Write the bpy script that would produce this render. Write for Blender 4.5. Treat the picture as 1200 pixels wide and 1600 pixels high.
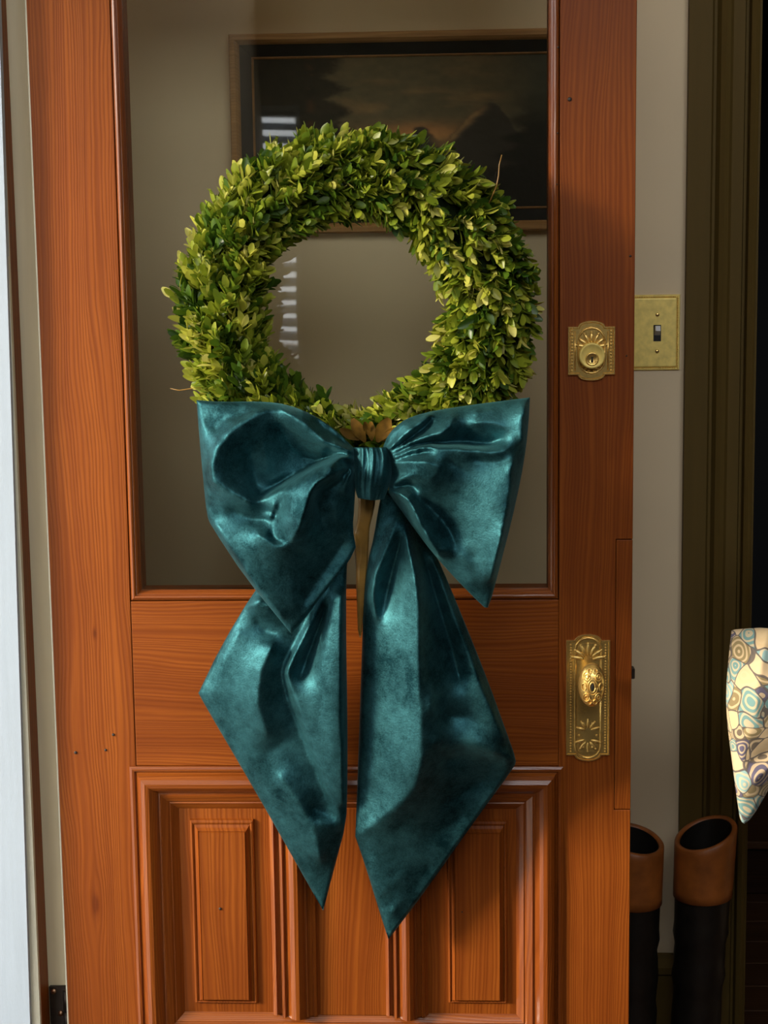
import bpy, bmesh, math, random
import numpy as np
from mathutils import Vector, Matrix

for o in list(bpy.data.objects): bpy.data.objects.remove(o)
SC = bpy.context.scene
COL = SC.collection
random.seed(7); RNG = np.random.default_rng(7)

# ------------------------------------------------------------------ camera
F_PX = 2600.0
CAM = np.array([0.1759, -2.3469, 1.4978])
YAW, PITCH, ROLL = -0.04635, 0.13977, -0.01306
_F = np.array([math.sin(YAW)*math.cos(PITCH), math.cos(YAW)*math.cos(PITCH), -math.sin(PITCH)])
_R0 = np.array([math.cos(YAW), -math.sin(YAW), 0.0])
_U0 = np.cross(_R0, _F)
_R = math.cos(ROLL)*_R0 + math.sin(ROLL)*_U0
_U = -math.sin(ROLL)*_R0 + math.cos(ROLL)*_U0
cd = bpy.data.cameras.new('camera'); cam = bpy.data.objects.new('camera', cd); COL.objects.link(cam)
cd.sensor_fit = 'VERTICAL'; cd.sensor_height = 36.0; cd.lens = 36.0*F_PX/1600.0
cd.clip_start = 0.05; cd.clip_end = 300
cam.matrix_world = Matrix(((_R[0], _U[0], -_F[0], CAM[0]), (_R[1], _U[1], -_F[1], CAM[1]), (_R[2], _U[2], -_F[2], CAM[2]), (0, 0, 0, 1)))
SC.camera = cam

def P(px, py, y):
    """world point(s) on the plane (or planes) at depth y seen at photo pixel px, py"""
    px = np.asarray(px, float); py = np.asarray(py, float); y = np.asarray(y, float)
    a = (px-600)/F_PX; b = (py-800)/F_PX
    d = _F + a[..., None]*_R - b[..., None]*_U
    t = (y-CAM[1])/d[..., 1]
    return CAM + d*t[..., None]

# ------------------------------------------------------------------ sky, sun, exposure
SKY_STRENGTH = 6.6
SUN_STRENGTH = 7.0
w = bpy.data.worlds.new('sky'); SC.world = w; w.use_nodes = True
wn = w.node_tree.nodes; wl = w.node_tree.links; wn.clear()
wo = wn.new('ShaderNodeOutputWorld'); bg = wn.new('ShaderNodeBackground')
bg.inputs['Color'].default_value = (0.93, 0.965, 1.0, 1); bg.inputs['Strength'].default_value = SKY_STRENGTH
wl.new(bg.outputs[0], wo.inputs[0])
sd = bpy.data.lights.new('sun', 'SUN'); sd.energy = SUN_STRENGTH; sd.angle = math.radians(12); sd.color = (1.0, 0.86, 0.66)
sun = bpy.data.objects.new('sun', sd); COL.objects.link(sun)
SUN_DIR = Vector((1.0, 0.50, -0.39))        # travel direction of the sunlight
sun.rotation_euler = SUN_DIR.to_track_quat('-Z', 'Y').to_euler()
pd = bpy.data.lights.new('doorway_portal', 'AREA'); pd.shape = 'RECTANGLE'; pd.size = 1.05; pd.size_y = 2.2
pd.cycles.is_portal = True
po = bpy.data.objects.new('doorway_portal', pd); COL.objects.link(po)
po.matrix_world = Matrix.Translation((-0.62, -0.56, 1.1)) @ Vector((1, 0, 0)).to_track_quat('-Z', 'Z').to_matrix().to_4x4()
pd2 = bpy.data.lights.new('fill_window_portal', 'AREA'); pd2.shape = 'RECTANGLE'; pd2.size = 2.7; pd2.size_y = 1.35
pd2.cycles.is_portal = True
po2 = bpy.data.objects.new('fill_window_portal', pd2); COL.objects.link(po2)
po2.matrix_world = Matrix.Translation((.90, -3.52, 3.125)) @ Vector((0, 1, 0)).to_track_quat('-Z', 'Z').to_matrix().to_4x4()
SC.view_settings.view_transform = 'Standard'; SC.view_settings.look = 'None'
SC.view_settings.gamma = 1.0; SC.view_settings.use_curve_mapping = False
SC.view_settings.exposure = -0.30

# ------------------------------------------------------------------ helpers
def lin(r, g, b):
    f = lambda c: (c/255/12.92) if c/255 <= .04045 else ((c/255+.055)/1.055)**2.4
    return (f(r), f(g), f(b), 1.0)

def empty(name, loc):
    o = bpy.data.objects.new(name, None); COL.objects.link(o); o.location = loc
    o.empty_display_size = 0.05
    o['_l'] = list(loc)
    return o

def tag(o, label=None, cat=None, group=None, kind=None):
    if label: o['label'] = label
    if cat: o['category'] = cat
    if group: o['group'] = group
    if kind: o['kind'] = kind
    return o

def abs_loc(o):
    v = Vector((0, 0, 0))
    while o is not None:
        v = v + o.location; o = o.parent
    return v

def link(name, me, mat, parent=None, label=None, kind=None):
    """one mesh object; the mesh is given in world coordinates, the object keeps them under its parent"""
    o = bpy.data.objects.new(name, me); COL.objects.link(o)
    if mat is not None and not me.materials: me.materials.append(mat)
    if parent is not None:
        o.parent = parent; o.location = -abs_loc(parent)
    if label: o['label'] = label
    if kind: o['kind'] = kind
    return o

def pydata(name, verts, faces, mat, parent=None, smooth=False, label=None, kind=None):
    me = bpy.data.meshes.new(name)
    me.from_pydata([tuple(map(float, v)) for v in verts], [], [tuple(map(int, f)) for f in faces])
    me.update()
    bm = bmesh.new(); bm.from_mesh(me); bmesh.ops.recalc_face_normals(bm, faces=bm.faces); bm.to_mesh(me); bm.free()
    if smooth: me.polygons.foreach_set('use_smooth', [True]*len(me.polygons))
    return link(name, me, mat, parent, label, kind)

def from_bm(name, bm, mat, parent=None, smooth=False, label=None, kind=None):
    bmesh.ops.recalc_face_normals(bm, faces=bm.faces)
    me = bpy.data.meshes.new(name); bm.to_mesh(me); bm.free()
    if smooth: me.polygons.foreach_set('use_smooth', [True]*len(me.polygons))
    return link(name, me, mat, parent, label, kind)

def bm_box(bm, x0, x1, y0, y1, z0, z1, bev=0.0, seg=2):
    g = bmesh.ops.create_cube(bm, size=1)
    for v in g['verts']:
        v.co = Vector((x0+(v.co.x+.5)*(x1-x0), y0+(v.co.y+.5)*(y1-y0), z0+(v.co.z+.5)*(z1-z0)))
    if bev > 0:
        es = list({e for v in g['verts'] for e in v.link_edges})
        bmesh.ops.bevel(bm, geom=es, offset=bev, segments=seg, affect='EDGES', profile=.5)

def box(name, x0, x1, y0, y1, z0, z1, mat, parent=None, bev=0.0, seg=2, label=None, kind=None):
    bm = bmesh.new(); bm_box(bm, x0, x1, y0, y1, z0, z1, bev, seg)
    return from_bm(name, bm, mat, parent, False, label, kind)

def tube_geo(pts, r, n=8, cap=True):
    """verts, faces of a round tube along pts; r is a number or one per point"""
    pts = [Vector(p) for p in pts]; m = len(pts)
    rr = [r]*m if not hasattr(r, '__len__') else r
    V, Fc = [], []
    up = Vector((0.13, 0.97, 0.21)).normalized()
    for i, p in enumerate(pts):
        t = (pts[min(i+1, m-1)]-pts[max(i-1, 0)])
        if t.length < 1e-9: t = Vector((0, 0, 1))
        t.normalize()
        a = t.cross(up)
        if a.length < 1e-4: a = t.cross(Vector((1, 0, 0)))
        a.normalize(); b = t.cross(a)
        for k in range(n):
            an = 2*math.pi*k/n
            V.append(p + (a*math.cos(an)+b*math.sin(an))*rr[i])
    for i in range(m-1):
        for k in range(n):
            Fc.append((i*n+k, i*n+(k+1) % n, (i+1)*n+(k+1) % n, (i+1)*n+k))
    if cap:
        Fc.append(tuple(range(n))); Fc.append(tuple(reversed(range((m-1)*n, m*n))))
    return V, Fc

class Geo:
    def __init__(s): s.V = []; s.F = []
    def add(s, V, F):
        o = len(s.V); s.V += [tuple(v) for v in V]; s.F += [tuple(i+o for i in f) for f in F]
    def tube(s, pts, r, n=8): s.add(*tube_geo(pts, r, n))
    def ball(s, c, rx, ry=None, rz=None, nu=8, nv=6, rot=None):
        ry = rx if ry is None else ry; rz = rx if rz is None else rz
        V, F = [], []
        for j in range(nv+1):
            th = math.pi*j/nv
            for i in range(nu):
                ph = 2*math.pi*i/nu
                v = Vector((rx*math.sin(th)*math.cos(ph), ry*math.sin(th)*math.sin(ph), rz*math.cos(th)))
                if rot is not None: v = rot @ v
                V.append(v+Vector(c))
        for j in range(nv):
            for i in range(nu):
                F.append((j*nu+i, j*nu+(i+1) % nu, (j+1)*nu+(i+1) % nu, (j+1)*nu+i))
        s.add(V, F)
    def box(s, x0, x1, y0, y1, z0, z1):
        V = [(x, y, z) for x in (x0, x1) for y in (y0, y1) for z in (z0, z1)]
        s.add(V, [(0, 1, 3, 2), (4, 6, 7, 5), (0, 4, 5, 1), (2, 3, 7, 6), (0, 2, 6, 4), (1, 5, 7, 3)])
    def build(s, name, mat, parent=None, smooth=True, label=None, kind=None):
        return pydata(name, s.V, s.F, mat, parent, smooth, label, kind)

# ------------------------------------------------------------------ materials
def newmat(name):
    m = bpy.data.materials.new(name); m.use_nodes = True
    nt = m.node_tree; b = nt.nodes['Principled BSDF']
    return m, nt, b

def N(nt, t, **k):
    n = nt.nodes.new(t)
    for a, v in k.items(): setattr(n, a, v)
    return n

def math_n(nt, op, a, b=None, c=None):
    n = nt.nodes.new('ShaderNodeMath'); n.operation = op
    for i, v in enumerate((a, b, c)):
        if v is None: continue
        if isinstance(v, (int, float)): n.inputs[i].default_value = v
        else: nt.links.new(v, n.inputs[i])
    return n.outputs[0]

def ramp(nt, fac, stops):
    r = nt.nodes.new('ShaderNodeValToRGB'); e = r.color_ramp.elements
    while len(e) < len(stops): e.new(0.5)
    for i, (p, c) in enumerate(stops):
        e[i].position = p; e[i].color = c if len(c) == 4 else (*c, 1)
    nt.links.new(fac, r.inputs[0]); return r.outputs[0]

def noise(nt, vec, scale, detail=3, rough=.5):
    n = nt.nodes.new('ShaderNodeTexNoise'); n.inputs['Scale'].default_value = scale
    n.inputs['Detail'].default_value = detail; n.inputs['Roughness'].default_value = rough
    if vec is not None: nt.links.new(vec, n.inputs['Vector'])
    return n.outputs['Fac']

def comb(nt, x, y, z):
    c = nt.nodes.new('ShaderNodeCombineXYZ')
    for i, v in enumerate((x, y, z)):
        if isinstance(v, (int, float)): c.inputs[i].default_value = v
        else: nt.links.new(v, c.inputs[i])
    return c.outputs[0]

def mixcol(nt, fac, a, b, mode='MIX'):
    m = nt.nodes.new('ShaderNodeMix'); m.data_type = 'RGBA'; m.blend_type = mode
    if isinstance(fac, (int, float)): m.inputs[0].default_value = fac
    else: nt.links.new(fac, m.inputs[0])
    for i, v in ((6, a), (7, b)):
        if isinstance(v, tuple): m.inputs[i].default_value = v if len(v) == 4 else (*v, 1)
        else: nt.links.new(v, m.inputs[i])
    return m.outputs[2]

def bump(nt, b, h, strength=.2, dist=.002):
    n = nt.nodes.new('ShaderNodeBump'); n.inputs['Strength'].default_value = strength; n.inputs['Distance'].default_value = dist
    nt.links.new(h, n.inputs['Height']); nt.links.new(n.outputs[0], b.inputs['Normal'])
    return n

def wood(name, axis='Z', knots=(), light=(0.36, 0.098, 0.0110), dark=(0.125, 0.024, 0.0022), rough=.48, coat=.0, spec=.18, freq=1.0):
    m, nt, b = newmat(name)
    tc = N(nt, 'ShaderNodeTexCoord'); sp = N(nt, 'ShaderNodeSeparateXYZ'); nt.links.new(tc.outputs['Object'], sp.inputs[0])
    X, Y, Z = sp.outputs
    al, ac = (Z, X) if axis == 'Z' else (X, Z)
    rnd = math_n(nt, 'MULTIPLY', N(nt, 'ShaderNodeObjectInfo').outputs['Random'], 9.0)
    u = math_n(nt, 'ADD', ac, math_n(nt, 'MULTIPLY', Y, .5))
    # slow wander of the grain along the board
    n1 = noise(nt, comb(nt, math_n(nt, 'MULTIPLY', u, 5.0), math_n(nt, 'MULTIPLY', al, 1.3), rnd), 1.0, 2)
    n1b = noise(nt, comb(nt, math_n(nt, 'MULTIPLY', u, 30.0), math_n(nt, 'MULTIPLY', al, 9.0), rnd), 1.0, 2)
    uu = math_n(nt, 'ADD', u, math_n(nt, 'MULTIPLY', math_n(nt, 'SUBTRACT', n1, .5), .075))
    uu = math_n(nt, 'ADD', uu, math_n(nt, 'MULTIPLY', math_n(nt, 'SUBTRACT', n1b, .5), .006))
    spot = None
    for (kx, kz, sx, sz, amp) in knots:
        dx = math_n(nt, 'SUBTRACT', ac, kx); dz = math_n(nt, 'SUBTRACT', al, kz)
        q = math_n(nt, 'ADD', math_n(nt, 'POWER', math_n(nt, 'DIVIDE', math_n(nt, 'ABSOLUTE', dx), sx), 2.0),
                   math_n(nt, 'POWER', math_n(nt, 'DIVIDE', math_n(nt, 'ABSOLUTE', dz), sz), 2.0))
        e = math_n(nt, 'EXPONENT', math_n(nt, 'MULTIPLY', q, -1.0))
        s_ = math_n(nt, 'DIVIDE', dx, math_n(nt, 'ADD', math_n(nt, 'ABSOLUTE', dx), .004))
        uu = math_n(nt, 'SUBTRACT', uu, math_n(nt, 'MULTIPLY', math_n(nt, 'MULTIPLY', e, s_), amp))
        k = math_n(nt, 'EXPONENT', math_n(nt, 'MULTIPLY', q, -18.0))
        spot = k if spot is None else math_n(nt, 'MAXIMUM', spot, k)
    wv = math_n(nt, 'MULTIPLY', uu, 2*math.pi*190*freq)
    ph = noise(nt, comb(nt, math_n(nt, 'MULTIPLY', uu, 40.0), math_n(nt, 'MULTIPLY', al, .8), rnd), 1.0, 1)
    wv = math_n(nt, 'ADD', wv, math_n(nt, 'MULTIPLY', ph, 34.0))
    ring = math_n(nt, 'ADD', math_n(nt, 'MULTIPLY', math_n(nt, 'SINE', wv), .5), .5)
    ring = math_n(nt, 'POWER', ring, 1.7)
    band = noise(nt, comb(nt, math_n(nt, 'MULTIPLY', uu, 60.0), math_n(nt, 'MULTIPLY', al, .6), rnd), 1.0, 3)
    fine = noise(nt, comb(nt, math_n(nt, 'MULTIPLY', uu, 900.0), math_n(nt, 'MULTIPLY', al, 14.0), rnd), 1.0, 2)
    tone = noise(nt, comb(nt, math_n(nt, 'MULTIPLY', u, 7.0), math_n(nt, 'MULTIPLY', al, 2.2), rnd), 1.0, 4)
    f = math_n(nt, 'ADD', math_n(nt, 'MULTIPLY', ring, .20), math_n(nt, 'MULTIPLY', band, .50))
    f = math_n(nt, 'ADD', f, math_n(nt, 'MULTIPLY', fine, .30))
    f = math_n(nt, 'ADD', f, math_n(nt, 'MULTIPLY', math_n(nt, 'SUBTRACT', tone, .5), .55))
    if spot is not None: f = math_n(nt, 'ADD', f, math_n(nt, 'MULTIPLY', spot, .6))
    mid = tuple((a*b_)**.5 for a, b_ in zip(light, dark))
    c = ramp(nt, f, [(0.10, light), (0.48, mid), (0.95, dark)])
    nt.links.new(c, b.inputs['Base Color'])
    b.inputs['Roughness'].default_value = rough; b.inputs['Specular IOR Level'].default_value = spec
    b.inputs['Coat Weight'].default_value = coat; b.inputs['Coat Roughness'].default_value = .22
    wear = noise(nt, comb(nt, math_n(nt, 'MULTIPLY', u, 60.0), math_n(nt, 'MULTIPLY', al, 25.0), rnd), 1.0, 5)
    hgt = math_n(nt, 'ADD', math_n(nt, 'MULTIPLY', ring, -.5), math_n(nt, 'MULTIPLY', wear, .8))
    bump(nt, b, hgt, .22, .0012)
    return m

def paint(name, col, rough=.6, var=.08, scale=6, bmp=.1, streak=False, spec=.5):
    m, nt, b = newmat(name)
    tc = N(nt, 'ShaderNodeTexCoord'); v = tc.outputs['Object']
    if streak:
        mp = N(nt, 'ShaderNodeMapping'); mp.inputs['Scale'].default_value = (14, 14, .8); nt.links.new(v, mp.inputs[0]); v = mp.outputs[0]
    n = noise(nt, v, scale, 5)
    c0 = tuple(max(0, x*(1-var)) for x in col[:3]); c1 = tuple(min(1, x*(1+var)) for x in col[:3])
    nt.links.new(ramp(nt, n, [(.3, c0), (.7, c1)]), b.inputs['Base Color'])
    b.inputs['Roughness'].default_value = rough
    b.inputs['Specular IOR Level'].default_value = spec
    if bmp: bump(nt, b, noise(nt, v, scale*14, 4), bmp, .001)
    return m

def metal(name, col, rough=.2, bmp=.0, scale=300, metallic=1.0):
    m, nt, b = newmat(name)
    tc = N(nt, 'ShaderNodeTexCoord')
    n = noise(nt, tc.outputs['Object'], scale, 4)
    c0 = tuple(x*.8 for x in col[:3])
    nt.links.new(ramp(nt, n, [(.3, c0), (.65, col)]), b.inputs['Base Color'])
    b.inputs['Metallic'].default_value = metallic; b.inputs['Roughness'].default_value = rough
    if bmp: bump(nt, b, n, bmp, .001)
    return m

def velvet(name):
    m, nt, b = newmat(name)
    tc = N(nt, 'ShaderNodeTexCoord'); v = tc.outputs['Object']
    big = noise(nt, v, 11, 4, .6); grain = noise(nt, v, 420, 3, .6); mid = noise(nt, v, 55, 5, .65)
    f = math_n(nt, 'ADD', math_n(nt, 'MULTIPLY', big, .6), math_n(nt, 'MULTIPLY', mid, .4))
    f = math_n(nt, 'ADD', f, math_n(nt, 'MULTIPLY', math_n(nt, 'SUBTRACT', grain, .5), .25))
    nt.links.new(ramp(nt, f, [(.36, (0.005, 0.032, 0.041)), (.66, (0.052, 0.188, 0.218))]), b.inputs['Base Color'])
    b.inputs['Metallic'].default_value = .95
    b.inputs['Roughness'].default_value = .57
    b.inputs['Sheen Weight'].default_value = .14
    b.inputs['Sheen Roughness'].default_value = .4
    b.inputs['Sheen Tint'].default_value = (.25, .75, .80, 1)
    h = math_n(nt, 'ADD', math_n(nt, 'MULTIPLY', mid, 1.0), math_n(nt, 'MULTIPLY', grain, .35))
    bump(nt, b, h, .32, .003)
    return m

def floral(name):
    m, nt, b = newmat(name)
    tc = N(nt, 'ShaderNodeTexCoord'); v = tc.outputs['Object']
    nz = N(nt, 'ShaderNodeTexNoise'); nz.inputs['Scale'].default_value = 14; nz.inputs['Detail'].default_value = 1.5; nt.links.new(v, nz.inputs['Vector'])
    va = N(nt, 'ShaderNodeVectorMath', operation='MULTIPLY_ADD'); va.inputs[1].default_value = (.055, .055, .055)
    nt.links.new(nz.outputs['Color'], va.inputs[0]); nt.links.new(v, va.inputs[2]); wv = va.outputs[0]
    vo = N(nt, 'ShaderNodeTexVoronoi', feature='SMOOTH_F1'); vo.inputs['Scale'].default_value = 36; vo.inputs['Smoothness'].default_value = .15; nt.links.new(wv, vo.inputs['Vector'])
    ve = N(nt, 'ShaderNodeTexVoronoi', feature='DISTANCE_TO_EDGE'); ve.inputs['Scale'].default_value = 36; nt.links.new(wv, ve.inputs['Vector'])
    v2 = N(nt, 'ShaderNodeTexVoronoi', feature='F1'); v2.inputs['Scale'].default_value = 36; nt.links.new(wv, v2.inputs['Vector'])
    cs = N(nt, 'ShaderNodeSeparateColor'); nt.links.new(v2.outputs['Color'], cs.inputs[0])
    r = nt.nodes.new('ShaderNodeValToRGB'); r.color_ramp.interpolation = 'CONSTANT'; e = r.color_ramp.elements
    pal = [(0, lin(226, 198, 154)), (.20, lin(120, 160, 158)), (.42, lin(150, 132, 92)), (.60, lin(230, 204, 164)), (.74, lin(98, 92, 116)), (.84, lin(112, 98, 82)), (.92, lin(150, 186, 186))]
    while len(e) < len(pal): e.new(.5)
    for i, (p, c) in enumerate(pal): e[i].position = p; e[i].color = c
    nt.links.new(cs.outputs[0], r.inputs[0])
    rings = math_n(nt, 'ADD', math_n(nt, 'MULTIPLY', math_n(nt, 'SINE', math_n(nt, 'MULTIPLY', vo.outputs['Distance'], 26.0)), .5), .5)
    col = mixcol(nt, math_n(nt, 'MULTIPLY', math_n(nt, 'GREATER_THAN', rings, .62), .75), r.outputs[0], lin(228, 202, 160))
    edge = math_n(nt, 'LESS_THAN', ve.outputs['Distance'], .032)
    col = mixcol(nt, math_n(nt, 'MULTIPLY', edge, .9), col, lin(92, 84, 84))
    nt.links.new(col, b.inputs['Base Color']); b.inputs['Roughness'].default_value = .8
    b.inputs['Sheen Weight'].default_value = .2
    bump(nt, b, noise(nt, v, 700, 2), .1, .0006)
    return m

def leaf_mat():
    m, nt, b = newmat('boxwood_leaf')
    at = N(nt, 'ShaderNodeAttribute'); at.attribute_name = 'tone'; at.attribute_type = 'GEOMETRY'
    tc = N(nt, 'ShaderNodeTexCoord')
    n = noise(nt, tc.outputs['Object'], 150, 3)
    f = math_n(nt, 'ADD', at.outputs['Fac'], math_n(nt, 'MULTIPLY', math_n(nt, 'SUBTRACT', n, .5), .22))
    c = ramp(nt, f, [(0.0, (0.022, 0.064, 0.006)), (.33, (0.085, 0.160, 0.011)), (.62, (0.30, 0.35, 0.026)), (.85, (0.55, 0.54, 0.08)), (1.0, (0.62, 0.58, 0.18))])
    nt.links.new(c, b.inputs['Base Color'])
    b.inputs['Roughness'].default_value = .36; b.inputs['Specular IOR Level'].default_value = .45
    tr = N(nt, 'ShaderNodeBsdfTranslucent'); nt.links.new(c, tr.inputs['Color'])
    mx = N(nt, 'ShaderNodeMixShader'); mx.inputs[0].default_value = .30
    nt.links.new(b.outputs[0], mx.inputs[1]); nt.links.new(tr.outputs[0], mx.inputs[2])
    nt.links.new(mx.outputs[0], nt.nodes['Material Output'].inputs[0])
    return m

def glass_mat():
    m, nt, b = newmat('old_window_glass')
    nt.nodes.remove(b)
    t = N(nt, 'ShaderNodeBsdfTransparent'); t.inputs[0].default_value = (.93, .94, .91, 1)
    g = N(nt, 'ShaderNodeBsdfGlossy'); g.inputs['Roughness'].default_value = 0.02
    fr = N(nt, 'ShaderNodeFresnel'); fr.inputs[0].default_value = 1.5
    tc = N(nt, 'ShaderNodeTexCoord')
    bp = N(nt, 'ShaderNodeBump'); bp.inputs['Strength'].default_value = .05; bp.inputs['Distance'].default_value = .01
    nt.links.new(noise(nt, tc.outputs['Object'], 5, 1), bp.inputs['Height']); nt.links.new(bp.outputs[0], g.inputs['Normal'])
    mx = N(nt, 'ShaderNodeMixShader'); nt.links.new(fr.outputs[0], mx.inputs[0])
    nt.links.new(t.outputs[0], mx.inputs[1]); nt.links.new(g.outputs[0], mx.inputs[2])
    nt.links.new(mx.outputs[0], nt.nodes['Material Output'].inputs[0])
    return m

KNOTX = P(150, 1413, 0.0); KNOT2 = P(148, 990, 0.0)
M = {}
M['wood_v'] = wood('stained_wood_upright', 'Z')
M['wood_stile'] = wood('stained_wood_hinge_stile', 'Z', knots=((KNOTX[0], KNOTX[2], .022, .06, .011), (KNOT2[0], KNOT2[2], .010, .03, .004)))
M['gloss_v'] = wood('varnished_moulding_upright', 'Z', rough=.34, coat=.5, spec=.45)
M['gloss_h'] = wood('varnished_moulding_crosswise', 'X', rough=.34, coat=.5, spec=.45)
M['wood_h'] = wood('stained_wood_crosswise', 'X')
M['wood_panel'] = wood('stained_wood_panel', 'Z', freq=.8)
M['wood_floor'] = wood('dark_floor_wood', 'X', light=(.10, .045, .018), dark=(.035, .014, .006))
M['wood_dark'] = wood('dark_cabinet_wood', 'X', light=(.035, .012, .006), dark=(.012, .004, .002))
M['wall'] = paint('beige_plaster', lin(224, 202, 166), .75, .05, 3, .12)
M['ceiling'] = paint('ceiling_plaster', lin(215, 208, 195), .8, .03, 3, .1)
M['khaki'] = paint('khaki_trim_paint', lin(216, 202, 168), .6, .05, 5, .05, True, .25)
M['olive'] = paint('dark_olive_trim_paint', lin(92, 74, 36), .6, .06, 5, .05, True, .12)
M['white'] = paint('white_paint', lin(166, 178, 190), .55, .04, 8, .25, True)
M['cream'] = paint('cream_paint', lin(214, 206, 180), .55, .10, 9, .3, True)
M['darkroom'] = paint('unlit_room_shade', lin(20, 20, 22), .8, .1, 3, 0)  # darkness of the unlit room put into its wall colour
M['frontwall'] = paint('dark_front_wall_paint', lin(84, 78, 64), .8, .1, 3, 0)
M['stone'] = paint('porch_paving', lin(170, 165, 158), .8, .1, 4, .2)
M['brass'] = metal('polished_brass', (.95, .64, .20), .27, .06, 220, .80)
M['brass_relief'] = metal('brass_relief', (.95, .64, .20), .33, .25, 500, .80)
M['brass_satin'] = metal('satin_brass', (.95, .72, .20), .45, .05, 90, .25)
M['bronze'] = metal('dark_hinge_iron', (.055, .042, .034), .5, .3, 120, .8)
M['copper'] = metal('worn_screw', (.55, .33, .2), .4, .1, 400)
M['black'] = paint('black_void', (.006, .006, .006), .7, .1, 30, 0)
M['switch'] = paint('grey_switch', lin(190, 185, 180), .35, .05, 30, 0)
M['velvet'] = velvet('teal_velvet')
M['floral'] = floral('floral_print_cotton')
M['leaf'] = leaf_mat()
M['glass'] = glass_mat()
M['twig'] = paint('twig_bark', (.055, .045, .02), .8, .3, 60, .3)
M['gold_ribbon'] = paint('old_gold_ribbon', (.30, .16, .035), .33, .35, 30, .3)
M['leather_black'] = paint('black_leather', (.010, .008, .006), .38, .3, 40, .25)
M['leather_tan'] = paint('tan_leather', (.29, .085, .015), .42, .25, 35, .2)
M['frame_gold'] = wood('old_gilt_wood', 'X', light=(.60, .33, .13), dark=(.26, .13, .045), coat=.1)
M['frame_black'] = paint('black_frame_paint', (.014, .013, .011), .6, .2, 40, .1, False, .12)
M['line_gold'] = paint('gold_fillet', (.26, .13, .045), .45, .2, 60, .1)
M['nail'] = paint('dark_nail', (.03, .02, .014), .5, .2, 50, 0)
M['crystal'] = paint('pale_blue_glass', (.45, .6, .72), .1, .1, 30, 0)

# ================================================================== SETTING
WALL_Y = 0.45
FWY = -3.4
X_TRIM0 = float(P(1068, 800, WALL_Y)[0]); X_TRIM1 = float(P(1176, 800, WALL_Y-.02)[0])
XL = -0.50           # interior face of the entrance wall
def room(name, x0, x1, y0, y1, z0, z1, mat, label, cat):
    return tag(box(name, x0, x1, y0, y1, z0, z1, mat), label, cat, kind='structure')

fl = empty('floor', (1, -1, 0)); tag(fl, 'dark wooden plank floor of the hall', 'floor', kind='structure')
yy = FWY
while yy < 2.9:
    box('plank', XL-.12, 3.3, yy, min(yy+.118, 2.95), -.03, 0, M['wood_floor'], fl, .0015, 1)
    yy += .12
room('ceiling', XL-.12, 3.3, FWY, 2.95, 3.9, 4.0, M['ceiling'], 'plain pale plaster ceiling above the hall', 'ceiling')
# wall behind the door, with a doorway to a dark room on the right
bm = bmesh.new()
XW = float(P(1178, 800, WALL_Y-.018)[0])-.003
bm_box(bm, XL-.12, XW, WALL_Y, WALL_Y+.12, 0, 3.9)
bm_box(bm, XW, 1.75, WALL_Y, WALL_Y+.12, 2.25, 3.9)
bm_box(bm, 1.75, 3.3, WALL_Y, WALL_Y+.12, 0, 3.9)
tag(from_bm('wall_back', bm, M['wall']), 'beige plaster wall behind the open door', 'wall', kind='structure')
room('wall_right', 3.3, 3.42, FWY, 2.95, 0, 3.9, M['olive'], 'olive painted wall at the far end of the hall', 'wall')
# entrance wall with the doorway on the left
bm = bmesh.new()
bm_box(bm, XL-.16, XL, .10, 2.95, 0, 3.9)
bm_box(bm, XL-.16, XL, FWY, -1.02, 0, 3.9)
bm_box(bm, XL-.16, XL, -1.02, .10, 2.2, 3.9)
tag(from_bm('wall_left', bm, M['wall']), 'entrance wall holding the open doorway', 'wall', kind='structure')
# wall opposite, with a narrow side window and its blind
FW = -3.4
wA = P(374, 160, -FW); wB = P(474, 628, -FW)
wx0, wx1, wz0, wz1 = float(wA[0]), float(wB[0]), float(wB[2]), float(wA[2])
bm = bmesh.new()
HX0, HX1, HZ0, HZ1 = -.45, 2.25, 2.45, 3.80
bm_box(bm, XL-.16, wx0, FW-.14, FW, 0, HZ0); bm_box(bm, wx1, 3.3, FW-.14, FW, 0, HZ0)
bm_box(bm, wx0, wx1, FW-.14, FW, 0, wz0); bm_box(bm, wx0, wx1, FW-.14, FW, wz1, HZ0)
bm_box(bm, XL-.16, HX0, FW-.14, FW, HZ0, 3.9); bm_box(bm, HX1, 3.3, FW-.14, FW, HZ0, 3.9); bm_box(bm, HX0, HX1, FW-.14, FW, HZ1, 3.9)
tag(from_bm('wall_front', bm, M['frontwall']), 'dark painted wall across the hall from the door', 'wall', kind='structure')
wr = empty('window_1', ((wx0+wx1)/2, FW, wz0)); tag(wr, 'narrow side window with a slatted white blind', 'window', kind='structure')
g = Geo()
g.box(wx0, wx0+.015, FW-.1, FW+.01, wz0, wz1); g.box(wx1-.015, wx1, FW-.1, FW+.01, wz0, wz1)
g.box(wx0, wx1, FW-.1, FW+.01, wz1-.015, wz1); g.box(wx0, wx1, FW-.1, FW+.01, wz0, wz0+.02)
g.build('window_frame', M['white'], wr, False)
nsl = int((wz1-wz0)/.048)
for i in range(nsl):
    z = wz0+.03+i*.048
    pydata('slat', [(wx0+.015, FW-.075, z+.016), (wx1-.015, FW-.075, z+.016), (wx1-.015, FW-.03, z-.012), (wx0+.015, FW-.03, z-.012),
                    (wx0+.015, FW-.075, z+.019), (wx1-.015, FW-.075, z+.019), (wx1-.015, FW-.03, z-.009), (wx0+.015, FW-.03, z-.009)],
           [(0, 1, 2, 3), (4, 5, 6, 7), (0, 1, 5, 4), (2, 3, 7, 6), (0, 3, 7, 4), (1, 2, 6, 5)], M['white'], wr)
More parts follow.
